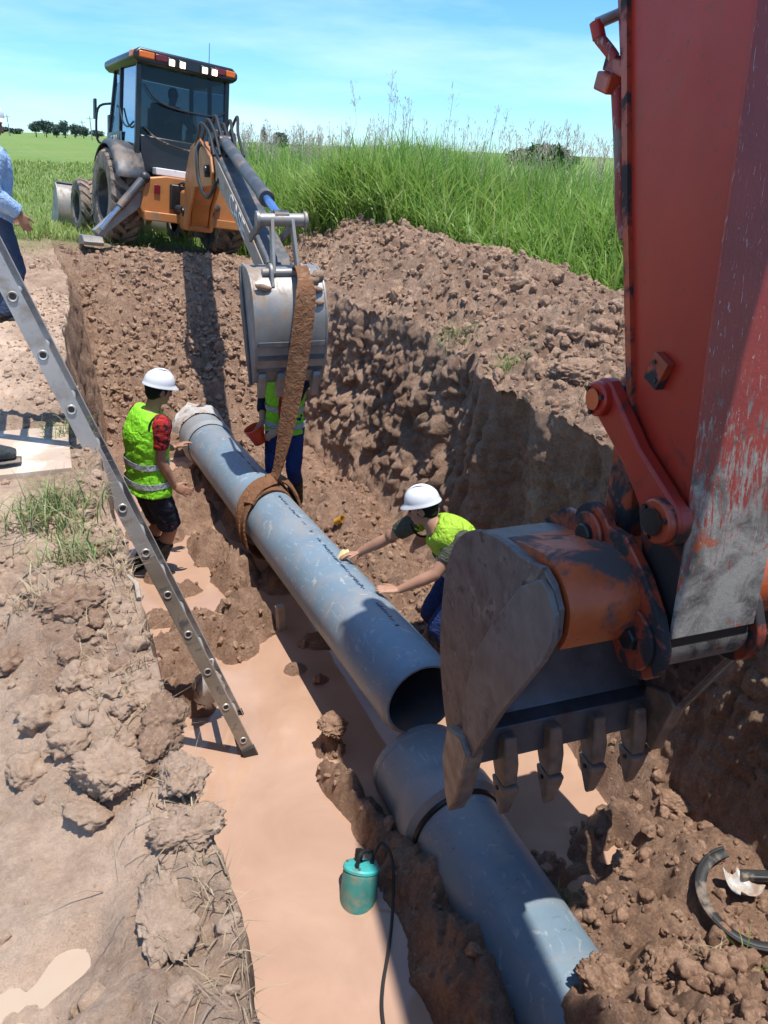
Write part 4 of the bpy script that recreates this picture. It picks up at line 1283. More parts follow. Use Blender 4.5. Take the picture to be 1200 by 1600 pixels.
# ------------------------------------------------------------------ ladder
foot = Vector((.883, 3.60, -1.93)); D = Vector((-.963, .33, 2.95)).normalized()
W_ = Vector((.04, 1, 0)); W_ = (W_ - D * W_.dot(D)).normalized()
N_ = D.cross(W_).normalized()
lad = thing('ladder', 'aluminium ladder leaning from the muddy water against the left bank', 'ladder', foot)
LLEN = 4.75
for s in (0, 1):
    mb = MB(); o0 = W_ * (.40 * s)
    dep, th, fl = .078, .004, .026
    sg = 1 if s == 0 else -1
    poly = [(0, -dep / 2), (0, dep / 2), (fl * sg, dep / 2), (fl * sg, dep / 2 - th), (th * sg, dep / 2 - th), (th * sg, -dep / 2 + th), (fl * sg, -dep / 2 + th), (fl * sg, -dep / 2)]
    n = len(poly)
    for tt in (0, LLEN):
        for a, b in poly:
            mb.v.append(tuple(o0 + W_ * a + N_ * b + D * tt))
    mb.f += [(i, (i + 1) % n, n + (i + 1) % n, n + i) for i in range(n)]
    mb.f += [tuple(range(n)), tuple(range(n, 2 * n))]
    mb.build('rail', M['alu'], lad, smooth=False)
mbm = MB()
k = 0
while .16 + .285 * k < LLEN - .1:
    c = D * (.16 + .285 * k)
    mb = MB()
    a = c - W_ * .004; b = c + W_ * .404
    s_, u_ = frame_for(W_)
    ro, ri_ = .0195, .0150
    nn = 16
    rings = [(a + W_ * .012, ri_), (a - W_ * .001, ri_), (a - W_ * .004, ro + .002), (a + W_ * .0035, ro + .006), (a + W_ * .0035, ro), (b - W_ * .0035, ro), (b - W_ * .0035, ro + .004), (b + W_ * .003, ro + .004), (b, ri_), (b - W_ * .012, ri_)]
    for p, rr in rings:
        for j in range(nn):
            an = 2 * math.pi * j / nn
            mb.v.append(tuple(p + s_ * (rr * math.cos(an)) + u_ * (rr * math.sin(an))))
    for i in range(len(rings) - 1):
        for j in range(nn):
            j2 = (j + 1) % nn
            mb.f.append((i * nn + j, i * nn + j2, (i + 1) * nn + j2, (i + 1) * nn + j))
    rg = mb.build('rung', M['alu'], lad)
    MB().cyl(a - W_ * .0006, a - W_ * .0002, ri_ + .0005, 16).build('rung_bore', M['hose'], rg)
    k += 1
for s in (0, 1):
    mb = MB(); c = W_ * (.40 * s)
    mb.bar(c - D * .02, c + D * .09, .034, .088, side=W_)
    mb.build('foot_cap', M['rubber'], lad, bev=.004)
# mud smeared over the lower rail
mb = MB()
for s in (0,):
    mb.bar(D * .10 - W_ * .0012, D * 1.55 - W_ * .0012, .002, .070, side=W_)
mb.build('dried_mud_film', M['alu_mud'], lad, smooth=False)

# white plastic bag caught at the ladder
bag = thing('plastic_bag', 'crumpled white plastic bag hanging behind the ladder above the water', 'bag', (.70, 3.98, -1.75))
mb = MB(); q = np.random.default_rng(8); nn = 18
for i in range(9):
    t = i / 8
    for k in range(nn):
        a = 2 * math.pi * k / nn
        rr = (.018 + .075 * math.sin(math.pi * min(1, t * 1.15)) ** .8) * (1 + .28 * math.sin(a * 3 + t * 4) + .15 * math.sin(a * 7 - t * 6))
        mb.v.append((rr * math.cos(a), rr * .6 * math.sin(a), .28 - .30 * t))
for i in range(8):
    for k in range(nn):
        k2 = (k + 1) % nn
        mb.f.append((i * nn + k, i * nn + k2, (i + 1) * nn + k2, (i + 1) * nn + k))
mb.build('bag_body', M['plastic_white'], bag, angle=70)
MB().tube(smooth_path([(0, 0, .27), (.02, .01, .34), (.05, 0, .36), (.04, -.01, .30)], 4), .008, 6).build('bag_handle', M['plastic_white'], bag)

# ------------------------------------------------------------------ submersible pump
pm = thing('submersible_pump', 'teal submersible pump standing tilted in the muddy water', 'pump', (1.06, 2.34, -2.06))
pm.rotation_euler = (rad(-18), rad(24), .3)
MB().lathe([(0, -.02), (.100, -.02), (.102, .0), (.102, .045), (.096, .05), (.096, .085), (.103, .09), (.103, .10), (.096, .106), (.096, .115)], n=40).build('suction_base', M['teal_dark'], pm, angle=30)
MB().lathe([(.096, .113), (.095, .20), (.094, .30), (.092, .315), (.088, .322)], n=40).build('motor_body', pmat('pump_side', (.05, .22, .20), .45, var=.25, dirt=(.20, .19, .14), dlo=.48, dhi=.66, dscale=10), pm, angle=30)
MB().lathe([(.090, .318), (.096, .322), (.096, .334), (.088, .342), (.05, .345), (0, .345)], n=40).build('top_plate', M['teal'], pm, angle=25)
h = smooth_path([(-.055, 0, .34), (-.055, 0, .385), (-.03, 0, .415), (.03, 0, .415), (.055, 0, .385), (.055, 0, .34)], 5)
MB().tube([(x, -.02 + .03 * 0, z) for x, y, z in h], .011, 10).build('handle', M['black_steel'], pm)
MB().cyl((.02, .045, .335), (.02, .045, .40), .022, 16).build('cable_gland', M['black_steel'], pm)
for k in range(4):
    a = k * math.pi / 2 + .6
    MB().cyl((.078 * math.cos(a), .078 * math.sin(a), .34), (.078 * math.cos(a), .078 * math.sin(a), .352), .008, 6).build('bolt', M['zinc'], pm)
MB().box((-.10, -.02, .05), (.05, .06, .10), (0, 0, .2)).build('outlet_elbow', M['teal_dark'], pm, bev=.01)
cab = thing('electric_cable', 'black cable running from the pump through the muddy water', 'cable', (1.12, 2.4, -1.6))
cp = smooth_path([(1.22, 2.47, -1.70), (1.26, 2.47, -1.64), (1.29, 2.40, -1.70), (1.24, 2.27, -1.84), (1.13, 2.08, -1.875), (1.03, 1.93, -1.885), (.97, 1.80, -1.885), (.93, 1.6, -1.88), (.9, 1.3, -1.6), (.95, .9, -.7), (1.0, .6, -.1)], 6)
MB().tube([Vector(p) - Vector((1.12, 2.4, -1.6)) for p in cp], .008, 8).build('cable_sheath', M['hose'], cab)

# ------------------------------------------------------------------ things lying about
def gzz(x, y): return float(ground_z(np.array([x]), np.array([y]))[0])
# rubber sealing ring, cut open, lying in the mud
ring = thing('rubber_seal_ring', 'black rubber sealing ring curled on the mud at the right wall', 'rubber ring', (2.75, 1.43, -1.56))
rp = []
for k in range(34):
    a = rad(80 + 265 * k / 33)
    x, y = .26 * math.cos(a), .24 * math.sin(a)
    rp.append((x, y, max(gzz(2.75 + x, 1.43 + y) + .03, -1.60) + 1.56 + .012 * math.sin(k * .6)))
zs = np.convolve([p[2] for p in rp], np.ones(9) / 9, 'same'); zs[:4] = zs[4]; zs[-4:] = zs[-5]
rp = [(p[0], p[1], float(z) + .02) for p, z in zip(rp, zs)]
mb = MB(); mb.tube(rp, [(.013, .026)] * len(rp), 10, side=(0, 0, 1))
mb.build('ring_body', M['rubber'], ring)
rr = MB(); rr.tube([(p[0] * 1.09, p[1] * 1.09, p[2] + .012) for p in rp], .008, 6); rr.build('ring_lip', M['rubber'], ring)
st = thing('rubber_strip', 'short straight black rubber strip lying inside the sealing ring', 'rubber strip', (2.84, 1.47, gzz(2.84, 1.47) + .08))
MB().bar((-.10, .06, 0), (.26, -.10, -.01), .035, .05, side=(0, 0, 1)).build('strip', M['rubber'], st, bev=.008)
sc = thing('plastic_scrap', 'bent grey-white plastic scrap under the rubber strip', 'plastic scrap', (2.70, 1.50, gzz(2.70, 1.50) + .05))
mb = MB()
for i in range(7):
    for j in range(6):
        x = (i / 6 - .5) * .16; y = (j / 5 - .5) * .13
        mb.v.append((x * (1 - .5 * (j / 5)), y + .02 * math.sin(i), .025 * math.cos(i * .9) + .02 * (j / 5 - .5) ** 2 * 8))
for i in range(6):
    for j in range(5):
        k = i * 6 + j; mb.f.append((k, k + 6, k + 7, k + 1))
o = mb.build('scrap_sheet', M['plastic_white'], sc, angle=50)
so = o.modifiers.new('s', 'SOLIDIFY'); so.thickness = .006
# twigs
for k, (a, b, r0, lab) in enumerate([((.20, 2.28, .18), (.185, 2.42, .185), .008, 'short pale broken stick on the trench edge')]):
    A_, B_ = Vector(a), Vector(b); A_.z = gzz(a[0], a[1]) + .012; B_.z = gzz(min(b[0], .17), b[1]) + .02
    t = thing('twig', lab, 'twig', A_)
    mid = (B_ - A_) * .5 + Vector((.012, .0, .008))
    MB().tube([(0, 0, 0), mid, B_ - A_], [r0, r0 * 1.1, r0 * .6], 7).build('wood', M['twig'], t)
# yellow cup on the mud
yc = thing('yellow_cup', 'small yellow cup lying on the mud right of the pipe', 'cup', (2.42, 6.0, gzz(2.42, 6.0) + .05))
yc.rotation_euler = (.9, .4, .3)
MB().lathe([(.0, -.05), (.030, -.05), (.040, .05), (.037, .05), (.028, -.044), (0, -.044)], n=20).build('cup_body', M['yellow'], yc, angle=40)
# wooden stake in the water under the pipe
stk = thing('wooden_stake', 'short muddy wooden stake standing in the shade under the pipe', 'stake', (1.47, 4.85, -1.95))
MB().box((0, 0, .12), (.07, .05, .32), (.03, -.05, .2)).build('stake', M['twig'], stk, bev=.006)
# mud-smeared board on the bank where the ladder rests
bd = thing('board', 'flat mud-smeared board on the bank below the ladder shadow', 'board', (-.62, 3.93, gzz(-.5, 3.9) + .02))
MB().box((.31, 0, 0), (.82, .62, .035), (0, 0, -.04)).build('panel', M['board'], bd, bev=.004)
# ------------------------------------------------------------------ the red excavator (arm over the trench, body behind the camera)
ang = math.atan2(-.0997, .995)
CL, CE = 1.83, -2.8
ex = thing('excavator', 'red excavator with worn orange bucket hanging over the laid pipe', 'excavator', (CL * .995 + CE * .0997, CL * -.0997 + CE * .995, .06), (0, 0, ang))
ZO = .06
def L(lat, e, z): return (lat - CL, e - CE, z - ZO)
def PE(pts): return [(e - CE, z - ZO) for e, z in pts]
def lx(v): return v - CL

# --- bucket shell (profile in e,z seen from the side)
outer = smooth_path([(2.45, -.98), (2.56, -.83), (2.66, -.58), (2.69, -.30), (2.665, -.06), (2.58, .10), (2.43, .215), (2.22, .275), (2.02, .29)], 6)
inner = []
for i, p in enumerate(outer):
    a = np.array(outer[max(i - 1, 0)]); b = np.array(outer[min(i + 1, len(outer) - 1)])
    d = (b - a) / np.linalg.norm(b - a); nrm = np.array([-d[1], d[0]])
    inner.append((p[0] + nrm[0] * .028, p[1] + nrm[1] * .028))
LAT0, LAT1 = 1.30, 2.37
bk = MB()
# outer skin
def strip(mb, prof, a, b, flip=False):
    n = len(prof); base = len(mb.v)
    for lat in (a, b):
        for e, z in prof: mb.v.append(L(lat, e, z))
    for i in range(n - 1):
        q = (base + i, base + i + 1, base + n + i + 1, base + n + i)
        mb.f.append(q[::-1] if flip else q)
body = MB(); strip(body, outer, LAT0 + .012, LAT1 - .012)
bucket = body.build('bucket', M['bk_steel'], ex, angle=50)
tag(bucket, 'worn digging bucket with dark muddy side plates')
ins = MB(); strip(ins, inner, LAT0 + .014, LAT1 - .014, True); ins.build('inner_shell', M['bk_inside'], bucket, angle=50)
# torque tube along the hinge side
tt = smooth_path([(2.40, .225), (2.20, .285), (2.0, .335), (1.88, .315), (1.80, .24), (1.785, .14), (1.815, .055)], 5)
tin = [(1.835, .05), (1.83, .14), (1.86, .215), (1.95, .25), (2.2, .22), (2.36, .17)]
tp = PE(tt + tin)
MB().prism(tp, 'x', lx(LAT0 + .03), lx(LAT1 - .03)).build('hinge_tube', M['ex_orange'], bucket, angle=40)
# side plates
side = [(2.34, -1.14), (2.42, -1.04)] + [(e + .012, z) for e, z in outer[4:-2]] + [(2.02, .30), (1.93, .325), (1.86, .30), (1.80, .235), (1.79, .13), (1.83, .03), (2.06, -.40), (2.24, -.80), (2.30, -1.10)]
for a, b in ((LAT0 - .012, LAT0 + .014), (LAT1 - .014, LAT1 + .012)):
    MB().prism(PE(side), 'x', lx(a), lx(b)).build('side_plate', M['bk_side'], bucket, angle=20, bev=.004)
# side cutters: reinforcement along the mouth edge
cut = [(1.90, .30), (1.84, .285), (1.785, .225), (1.772, .13), (1.81, .02), (2.05, -.42), (2.22, -.80), (2.30, -.82), (2.36, -.62), (2.30, -.30), (2.16, -.02), (2.02, .20)]
cutr = [(1.86, -.03), (2.05, -.42), (2.22, -.80), (2.30, -.80), (2.30, -.55), (2.15, -.2)]
MB().prism(PE(cut), 'x', lx(LAT0 - .036), lx(LAT0 - .0125)).build('side_cutter', M['bk_steel'], bucket, angle=20, bev=.005)
MB().prism(PE(cutr), 'x', lx(LAT1 + .0125), lx(LAT1 + .036)).build('side_cutter', M['grey_steel'], bucket, angle=20, bev=.005)
# corner shroud on the near side
sh = [(2.22, -.78), (2.30, -.74), (2.44, -.80), (2.46, -1.0), (2.40, -1.16), (2.34, -1.24), (2.28, -1.10)]
MB().prism(PE(sh), 'x', lx(LAT0 - .060), lx(LAT0 + .03)).build('corner_shroud', M['tooth'], bucket, angle=20, bev=.012)
MB().prism(PE(sh[:4] + [(2.40, -1.10), (2.30, -1.12)]), 'x', lx(LAT1 - .03), lx(LAT1 + .04)).build('corner_shroud', M['tooth'], bucket, angle=20, bev=.012)
# lip plate
lip = [(2.40, -1.075), (2.435, -1.05), (2.37, -1.13), (2.335, -1.13)]
MB().prism(PE([(2.42, -.86), (2.515, -.86), (2.44, -1.03), (2.39, -1.03)]), 'x', lx(LAT0 + .016), lx(LAT1 - .016)).build('lip_plate', M['bk_inside'], bucket, bev=.006)
# teeth: adaptor and tip
for k in range(1, 5):
    c = 1.30 + .246 * k
    if k == 4: c = 2.275
    ad = MB(); ad.v = [L(c + s * w, e, z) for s, w, e, z in
        [(-1, .034, 2.36, -.88), (1, .034, 2.36, -.88), (1, .034, 2.54, -.90), (-1, .034, 2.54, -.90),
         (-1, .040, 2.32, -1.02), (1, .040, 2.32, -1.02), (1, .040, 2.47, -1.03), (-1, .040, 2.47, -1.03),
         (-1, .038, 2.31, -1.135), (1, .038, 2.31, -1.135), (1, .038, 2.41, -1.135), (-1, .038, 2.41, -1.135)]]
    ad.f = [(0, 1, 2, 3), (0, 4, 5, 1), (1, 5, 6, 2), (2, 6, 7, 3), (3, 7, 4, 0), (4, 8, 9, 5), (5, 9, 10, 6), (6, 10, 11, 7), (7, 11, 8, 4), (8, 11, 10, 9)]
    a = ad.build('tooth_adaptor', M['tooth'], bucket, angle=30, bev=.012)
    tp_ = MB(); tp_.v = [L(c + s * w, e, z) for s, w, e, z in
        [(-1, .047, 2.295, -1.142), (1, .047, 2.295, -1.142), (1, .047, 2.42, -1.142), (-1, .047, 2.42, -1.142),
         (-1, .043, 2.30, -1.20), (1, .043, 2.30, -1.20), (1, .043, 2.40, -1.20), (-1, .043, 2.40, -1.20),
         (-1, .026, 2.325, -1.335), (1, .026, 2.325, -1.335), (1, .026, 2.345, -1.335), (-1, .026, 2.345, -1.335)]]
    tp_.f = ad.f
    tip = tp_.build('tooth_tip', M['tooth'], bucket, angle=30, bev=.010)
    MB().cyl(L(c - .052, 2.35, -1.168), L(c + .052, 2.35, -1.168), .012, 10).build('tooth_pin', M['black_steel'], bucket)
# ears
PIN, EPIN, SPIN, LPIN = (1.78, .077), (2.13, .312), (1.765, .547), (2.185, .827)
ear = arc(PIN, .125, 150, 325, 10) + [(2.0, .12), (2.35, .22), (2.36, .30)] + arc(EPIN, .098, 0, 165, 9) + [(1.95, .26), (1.80, .215)]
ear = arc(PIN, .15, 165, 300, 10) + [(1.95, .05), (2.30, .20), (2.46, .215), (2.33, .33)] + arc(EPIN, .122, 15, 140, 9) + [(1.93, .40), (1.80, .32), (1.69, .215)]
for s, lat in ((-1, CL - .222), (1, CL + .182)):
    e = MB().prism(PE(ear), 'x', lx(lat), lx(lat + .04)).build('hinge_ear', M['ex_ear'], bucket, angle=25, bev=.006)
    side_out = lat - .018 if s < 0 else lat + .058
    for (c, r_) in ((PIN, .115), (EPIN, .090)):
        MB().cyl(L(side_out, *c), L(lat + (.0 if s < 0 else .04), *c), r_, 32).build('pin_boss', M['ex_ear'], e, bev=.006)
for c, r_ in ((PIN, .045), (EPIN, .045)):
    MB().cyl(L(CL - .262, *c), L(CL + .265, *c), r_, 6 if c is PIN else 20).build('hinge_pin', M['black_steel'], bucket, bev=.006)

# --- stick
stick_out = [(1.895, .33), (2.05, .70), (2.30, 1.45), (2.50, 2.10), (2.78, 3.0), (2.95, 3.55), (2.80, 3.85)]
stick_in = [(2.30, 3.9), (2.06, 3.1), (1.905, 2.0), (1.80, 1.1), (1.70, .45), (1.668, .10)]
prof = [(1.668, .10)] + arc(PIN, .112, 178, 355, 10) + [(1.90, .15)] + stick_out + stick_in[:-1]
SW = .165
stick = MB().prism(PE(prof), 'x', lx(CL - SW), lx(CL + SW)).build('stick', M['ex_stick'], ex, angle=25, bev=.006)
tag(stick, 'tapered red stick with scraped bare steel towards the tip')
# flange edge strip along the outer side and inner cover plate (wraps 3 mm proud)
inp = [(2.06, 3.1), (1.905, 2.0), (1.80, 1.1)]
def cover(name, pts, t, lat0, lat1, mat):
    mb = MB(); n = len(pts)
    for lat in (lat0, lat1):
        for k in (0, 1):
            for (e, z) in pts: mb.v.append(L(lat, e - t * k, z))
    for i in range(n - 1):
        mb.f += [(i, i + 1, 2 * n + i + 1, 2 * n + i), (n + i, 3 * n + i, 3 * n + i + 1, n + i + 1), (i, n + i, n + i + 1, i + 1), (2 * n + i, 2 * n + i + 1, 3 * n + i + 1, 3 * n + i)]
    mb.f += [(0, 2 * n, 3 * n, n), (n - 1, 2 * n - 1, 4 * n - 1, 3 * n - 1)]
    return mb.build(name, mat, stick, angle=30, bev=.003)
cover('inner_cover', [(2.30, 3.9), (2.06, 3.1), (1.905, 2.0), (1.80, 1.1), (1.70, .45), (1.672, .14)], .012, CL - SW - .012, CL + SW + .012, M['ex_cover'])
MB().cyl(L(CL - .17, *PIN), L(CL + .17, *PIN), .114, 40).build('tip_boss', M['ex_worn'], stick, angle=30)
MB().prism(PE([(1.735, .60), (1.765, .60), (2.02, .66), (2.02, .68), (1.76, .62)]), 'x', lx(CL - SW - .008), lx(CL - SW + .001)).build('weld_seam', M['ex_red'], stick)
ou = [(2.95, 3.55), (2.78, 3.0), (2.50, 2.10), (2.30, 1.45), (2.05, .72)]
mb = MB()
for s in (-1, 1):
    for i in range(len(ou) - 1):
        mb.bar(L(CL + s * (SW + .004), ou[i][0] + .008, ou[i][1]), L(CL + s * (SW + .004), ou[i + 1][0] + .008, ou[i + 1][1]), .026, .030, side=(1, 0, 0))
mb.build('edge_flange', M['ex_ear'], stick)
br = MB().box(L(CL - SW - .016, 1.98, .98), (.032, .075, .10), (.35, 0, 0)).build('bracket', M['ex_ear'], stick, bev=.004)
for dz in (-.028, .028):
    MB().cyl(L(CL - SW - .036, 1.98 + dz * .35, .98 + dz), L(CL - SW - .030, 1.98 + dz * .35, .98 + dz), .008, 12).build('bolt_hole', M['black_steel'], br)
# link arms
def dogbone(a, b, ra, rb):
    a, b = Vector(a), Vector(b); d = (b - a); an = math.degrees(math.atan2(d.y, d.x))
    return arc(a, ra, an + 90 + 15, an + 270 - 15, 10) + [tuple(a + d * .5 + Vector((math.cos(rad(an - 90)), math.sin(rad(an - 90)))) * min(ra, rb) * .72)] + arc(b, rb, an - 90 + 15, an + 90 - 15, 10) + [tuple(a + d * .5 + Vector((math.cos(rad(an + 90)), math.sin(rad(an + 90)))) * min(ra, rb) * .72)]
for s in (-1, 1):
    lat = CL - .232 if s < 0 else CL + .180
    lk = MB().prism(PE(dogbone(SPIN, LPIN, .088, .072)), 'x', lx(lat), lx(lat + .054)).build('guide_link', M['ex_stick'] if s < 0 else M['ex_ear'], ex, angle=25, bev=.010)
    for c, r_ in ((SPIN, .075), (LPIN, .062)):
        o_ = lat - .030 if s < 0 else lat + .092
        MB().cyl(L(o_, *c), L(lat + .03, *c), r_, 28).build('pin_cap', M['ex_ear'] if c is SPIN else M['ex_red'], lk, bev=.008)
        MB().cyl(L(o_ - .010 * -s if s < 0 else o_, *c), L(o_ + (-.012 if s < 0 else .012), *c), r_ * .62, 20).build('pin_end', M['black_steel'] if c is SPIN else M['ex_orange'], lk, bev=.004)
        for a in range(3):
            aa = a * 2.1 + .6
            MB().cyl(L(o_ + .004 * s, c[0] + r_ * .78 * math.cos(aa), c[1] + r_ * .78 * math.sin(aa)), L(o_ + (-.012 if s < 0 else .012), c[0] + r_ * .78 * math.cos(aa), c[1] + r_ * .78 * math.sin(aa)), .010, 6).build('bolt', M['black_steel'], lk)
MB().prism(PE(dogbone(LPIN, EPIN, .085, .088)), 'x', lx(CL - .12), lx(CL + .12)).build('bucket_link', M['ex_ear'], ex, angle=25, bev=.015)
MB().cyl(L(CL - .20, *SPIN), L(CL + .20, *SPIN), .06, 24).build('link_pin', M['black_steel'], ex)
MB().cyl(L(CL - .20, *LPIN), L(CL + .20, *LPIN), .05, 24).build('link_pin', M['black_steel'], ex)
# bucket cylinder
def cy(t): return (2.185 + .66 * t, .827 + 1.75 * t)      # along the outer face of the stick
c0, c1, c2, c3 = cy(.0), cy(.20), cy(.27), cy(1.35)
MB().cyl(L(CL, *c0), L(CL, *cy(.27)), .044, 24).build('cylinder_rod', M['chrome'], ex)
MB().cyl(L(CL - .07, *c0), L(CL + .07, *c0), .085, 28).build('rod_eye', M['black_steel'], ex, bev=.006)
MB().tube([L(CL, *cy(.20)), L(CL, *cy(.205)), L(CL, *cy(.26))], [.06, .066, .066], 28).build('wiper_gland', M['black_steel'], ex)
cyl = MB().tube([L(CL, *cy(.26)), L(CL, *cy(.27)), L(CL, *cy(.36)), L(CL, *cy(.365)), L(CL, *c3)], [.080, .088, .088, .078, .078], 32).build('bucket_cylinder', M['ex_inner'], ex, angle=30)
for t_ in (.30, .34):
    MB().cyl(L(CL - .06, *cy(t_)), L(CL - .094, *cy(t_)), .014, 6).build('bolt', M['ex_ear'], cyl)
tub = [L(CL - .05, cy(.29)[0] + .085, cy(.29)[1]), L(CL - .06, cy(.34)[0] + .09, cy(.34)[1]), L(CL - .07, cy(.42)[0] + .065, cy(.42)[1]), L(CL - .075, cy(.6)[0] + .06, cy(.6)[1]), L(CL - .08, cy(.62)[0] + .06, cy(.62)[1]), L(CL - .11, cy(.655)[0] + .10, cy(.655)[1])]
MB().tube(smooth_path(tub, 5), .021, 12).build('oil_tube', M['ex_inner'], cyl)
cl_ = cy(.575)
MB().box(L(CL - .085, cl_[0] + .08, cl_[1]), (.08, .09, .06), (.25, 0, 0)).build('tube_clamp', M['ex_ear'], cyl, bev=.008)
fit = Vector(tub[-1])
MB().tube([fit, fit + Vector((-.01, .02, .05))], .024, 12).build('tube_elbow', M['ex_red'], cyl)
hs = fit + Vector((-.01, .015, .045))
MB().tube([hs, hs + Vector((.10, -.03, .045))], [.019, .019], 14).build('hose_fitting', M['zinc'], cyl)
hp = [hs + Vector((.10, -.03, .045)) * k for k in (1.0, 1.6, 2.2)] + [hs + Vector((.32, -.12, .2)), hs + Vector((.42, -.2, .6))]
hp = smooth_path(hp, 10)
MB().tube(hp, [.021 if i % 2 else .025 for i in range(len(hp))], 12).build('hydraulic_hose', M['zinc'], cyl, angle=80)
MB().box(L(CL, cy(.60)[0] + .02, cy(.60)[1]), (.19, .19, .05), (.25, 0, 0)).build('cylinder_band', M['ex_ear'], cyl, bev=.006)
# --- boom, body and tracks (out of the picture, above and behind)
bp = [(2.20, 2.95), (2.26, 3.25), (1.6, 4.0), (.5, 4.75), (-.2, 4.85), (-1.1, 4.3), (-2.3, 2.1), (-2.15, 1.75), (-1.9, 1.85), (-.75, 3.6), (.1, 4.15), (.9, 3.95)]
boom = MB().prism(PE(bp), 'x', lx(CL - .24), lx(CL + .24)).build('boom', M['ex_red'], ex, angle=25, bev=.01)
MB().cyl(L(CL - .3, 2.15, 3.12), L(CL + .3, 2.15, 3.12), .10, 24).build('stick_pin', M['black_steel'], ex)
MB().cyl(L(CL, .2, 4.95), L(CL, 2.55, 4.05), .09, 24).build('stick_cylinder', M['ex_inner'], ex)
for s in (-1, 1):
    MB().cyl(L(CL + s * .33, -1.4, 1.3), L(CL + s * .33, -.6, 3.85), .09, 20).build('boom_cylinder', M['ex_inner'], ex)
house = MB().box(L(CL, -3.6, 1.55), (2.5, 3.2, 1.1)).build('house', M['ex_red'], ex, bev=.08)
MB().box(L(CL, -5.0, 1.45), (2.5, .9, 1.2)).build('counterweight', M['ex_inner'], ex, bev=.2, seg=4)
cabx = MB().box(L(CL - .75, -2.6, 2.15), (.95, 1.6, 1.7), None, (.92, .9)).build('cab', M['ex_red'], ex, bev=.06)
for nm, c, s in (('front_window', (CL - .75, -1.82, 2.25), (.75, .03, 1.1)), ('side_window', (CL - 1.225, -2.6, 2.35), (.03, 1.2, .8))):
    MB().box(L(*c), s, (rad(3) if nm[0] == 'f' else 0, rad(2) if nm[0] == 's' else 0, 0)).build(nm, M['cab_glass'], cabx)
MB().cyl(L(CL, -3.3, .55), L(CL, -3.3, 1.0), .6, 32).build('slewing_ring', M['black_steel'], ex)
for s in (-1, 1):
    tr = []
    cx = CL + s * 1.05
    tr = arc((-1.75, .45), .42, -90, 90, 10) + arc((-5.1, .45), .42, 90, 270, 10)
    tk = MB().prism(PE([(e, z + ZO - .03) for e, z in tr]), 'x', lx(cx - .28), lx(cx + .28)).build('track', M['black_steel'], ex, angle=30)
    for k in range(18):
        e = -5.1 + 3.35 * k / 17
        for zz in (.04, .92):
            MB().box(L(cx, e, zz + .0), (.6, .14, .05)).build('track_shoe', M['black_steel'], tk) if zz > .5 or k % 1 == 0 else None
MB().box(L(CL, -3.4, .55), (1.6, 2.4, .4)).build('undercarriage', M['black_steel'], ex, bev=.05)
# ------------------------------------------------------------------ backhoe loader
from mathutils import Euler
bh = thing('backhoe_loader', 'orange and black backhoe loader parked beyond the trench end, holding the sling', 'backhoe loader', (2.34, 13.48, -.08))
bh.rotation_mode = 'YXZ'
bh.rotation_euler = Euler((rad(-2.2), rad(6.9), rad(7.6)), 'YXZ')
_R = Matrix.Rotation(rad(7.6), 4, 'Z') @ Matrix.Rotation(rad(-2.2), 4, 'X') @ Matrix.Rotation(rad(6.9), 4, 'Y')
BHM = Matrix.Translation((2.34, 13.48, -.08)) @ _R
BHI = BHM.inverted()

def tyre_mesh(rad_, wid, lug_n, lug_h):
    """axis along x, centred"""
    w = wid / 2; sh = rad_ * .52
    prof = [(sh, -w * .78), (sh * 1.10, -w * .95), (rad_ * .78, -w), (rad_ * .90, -w * .95), (rad_ - lug_h, -w * .80), (rad_ - lug_h, w * .80), (rad_ * .90, w * .95), (rad_ * .78, w), (sh * 1.10, w * .95), (sh, w * .78)]
    T = Matrix.Rotation(math.pi / 2, 4, 'Y')
    body = MB().lathe(prof, T, 48)
    lug = MB()
    for k in range(lug_n):
        for s in (-1, 1):
            a0 = 2 * math.pi * (k + (.5 if s > 0 else 0)) / lug_n
            pts = []
            for j in range(5):
                t = j / 4
                x = s * w * (-.06 + 1.04 * t); a = a0 - .26 * t * (24 / lug_n)
                rr = rad_ - lug_h * .2 if t < .8 else rad_ * .90
                r0 = rr - lug_h * 1.3; da = .105 * (20 / lug_n) * (.8 + .4 * t)
                for (r_, d_) in ((r0, -da), (rr, -da * .7), (rr, da * .7), (r0, da)):
                    pts.append((x, r_ * math.cos(a + d_), r_ * math.sin(a + d_)))
            f = []
            for j in range(4):
                for q in range(3):
                    i = j * 4 + q; f.append((i, i + 1, i + 5, i + 4))
            f += [(0, 3, 2, 1), (16, 17, 18, 19)]
            lug.add(pts, f)
    return body, lug

def wheel(c, rad_, wid, side, nl, lh):
    body, lug = tyre_mesh(rad_, wid, nl, lh)
    T = Matrix.Translation(c)
    for m_ in (body, lug): m_.v = [tuple(T @ Vector(p)) for p in m_.v]
    ty = body.build('tyre', M['tyre'], bh, angle=40)
    lug.build('tread', M['lug'], ty, angle=30)
    sh = rad_ * .53; w = wid / 2; s = side
    Ts = T @ Matrix.Rotation(math.pi / 2, 4, 'Y')
    def lp(p): return [(r_, x * s) for r_, x in p]
    rm = MB().lathe(lp([(sh, w * .80), (sh * .97, w * .86), (sh * .92, w * .80), (sh * .86, w * .30), (sh * .5, w * .18), (sh * .45, w * .32), (sh * .2, w * .36), (0, w * .36)]), Ts, 40).build('rim', M['rim'], ty, angle=30)
    for k in range(8):
        a = 2 * math.pi * k / 8
        p = Vector(c) + Vector((s * w * .20, sh * .62 * math.cos(a), sh * .62 * math.sin(a)))
        MB().cyl(p, p + Vector((s * .03, 0, 0)), .018, 6).build('wheel_nut', M['zinc'], rm)
for s in (-1, 1):
    wheel((s * .87, 0, .70), .70, .48, s, 19, .045)
    wheel((s * .88, 2.13, .47), .48, .33, s, 16, .030)

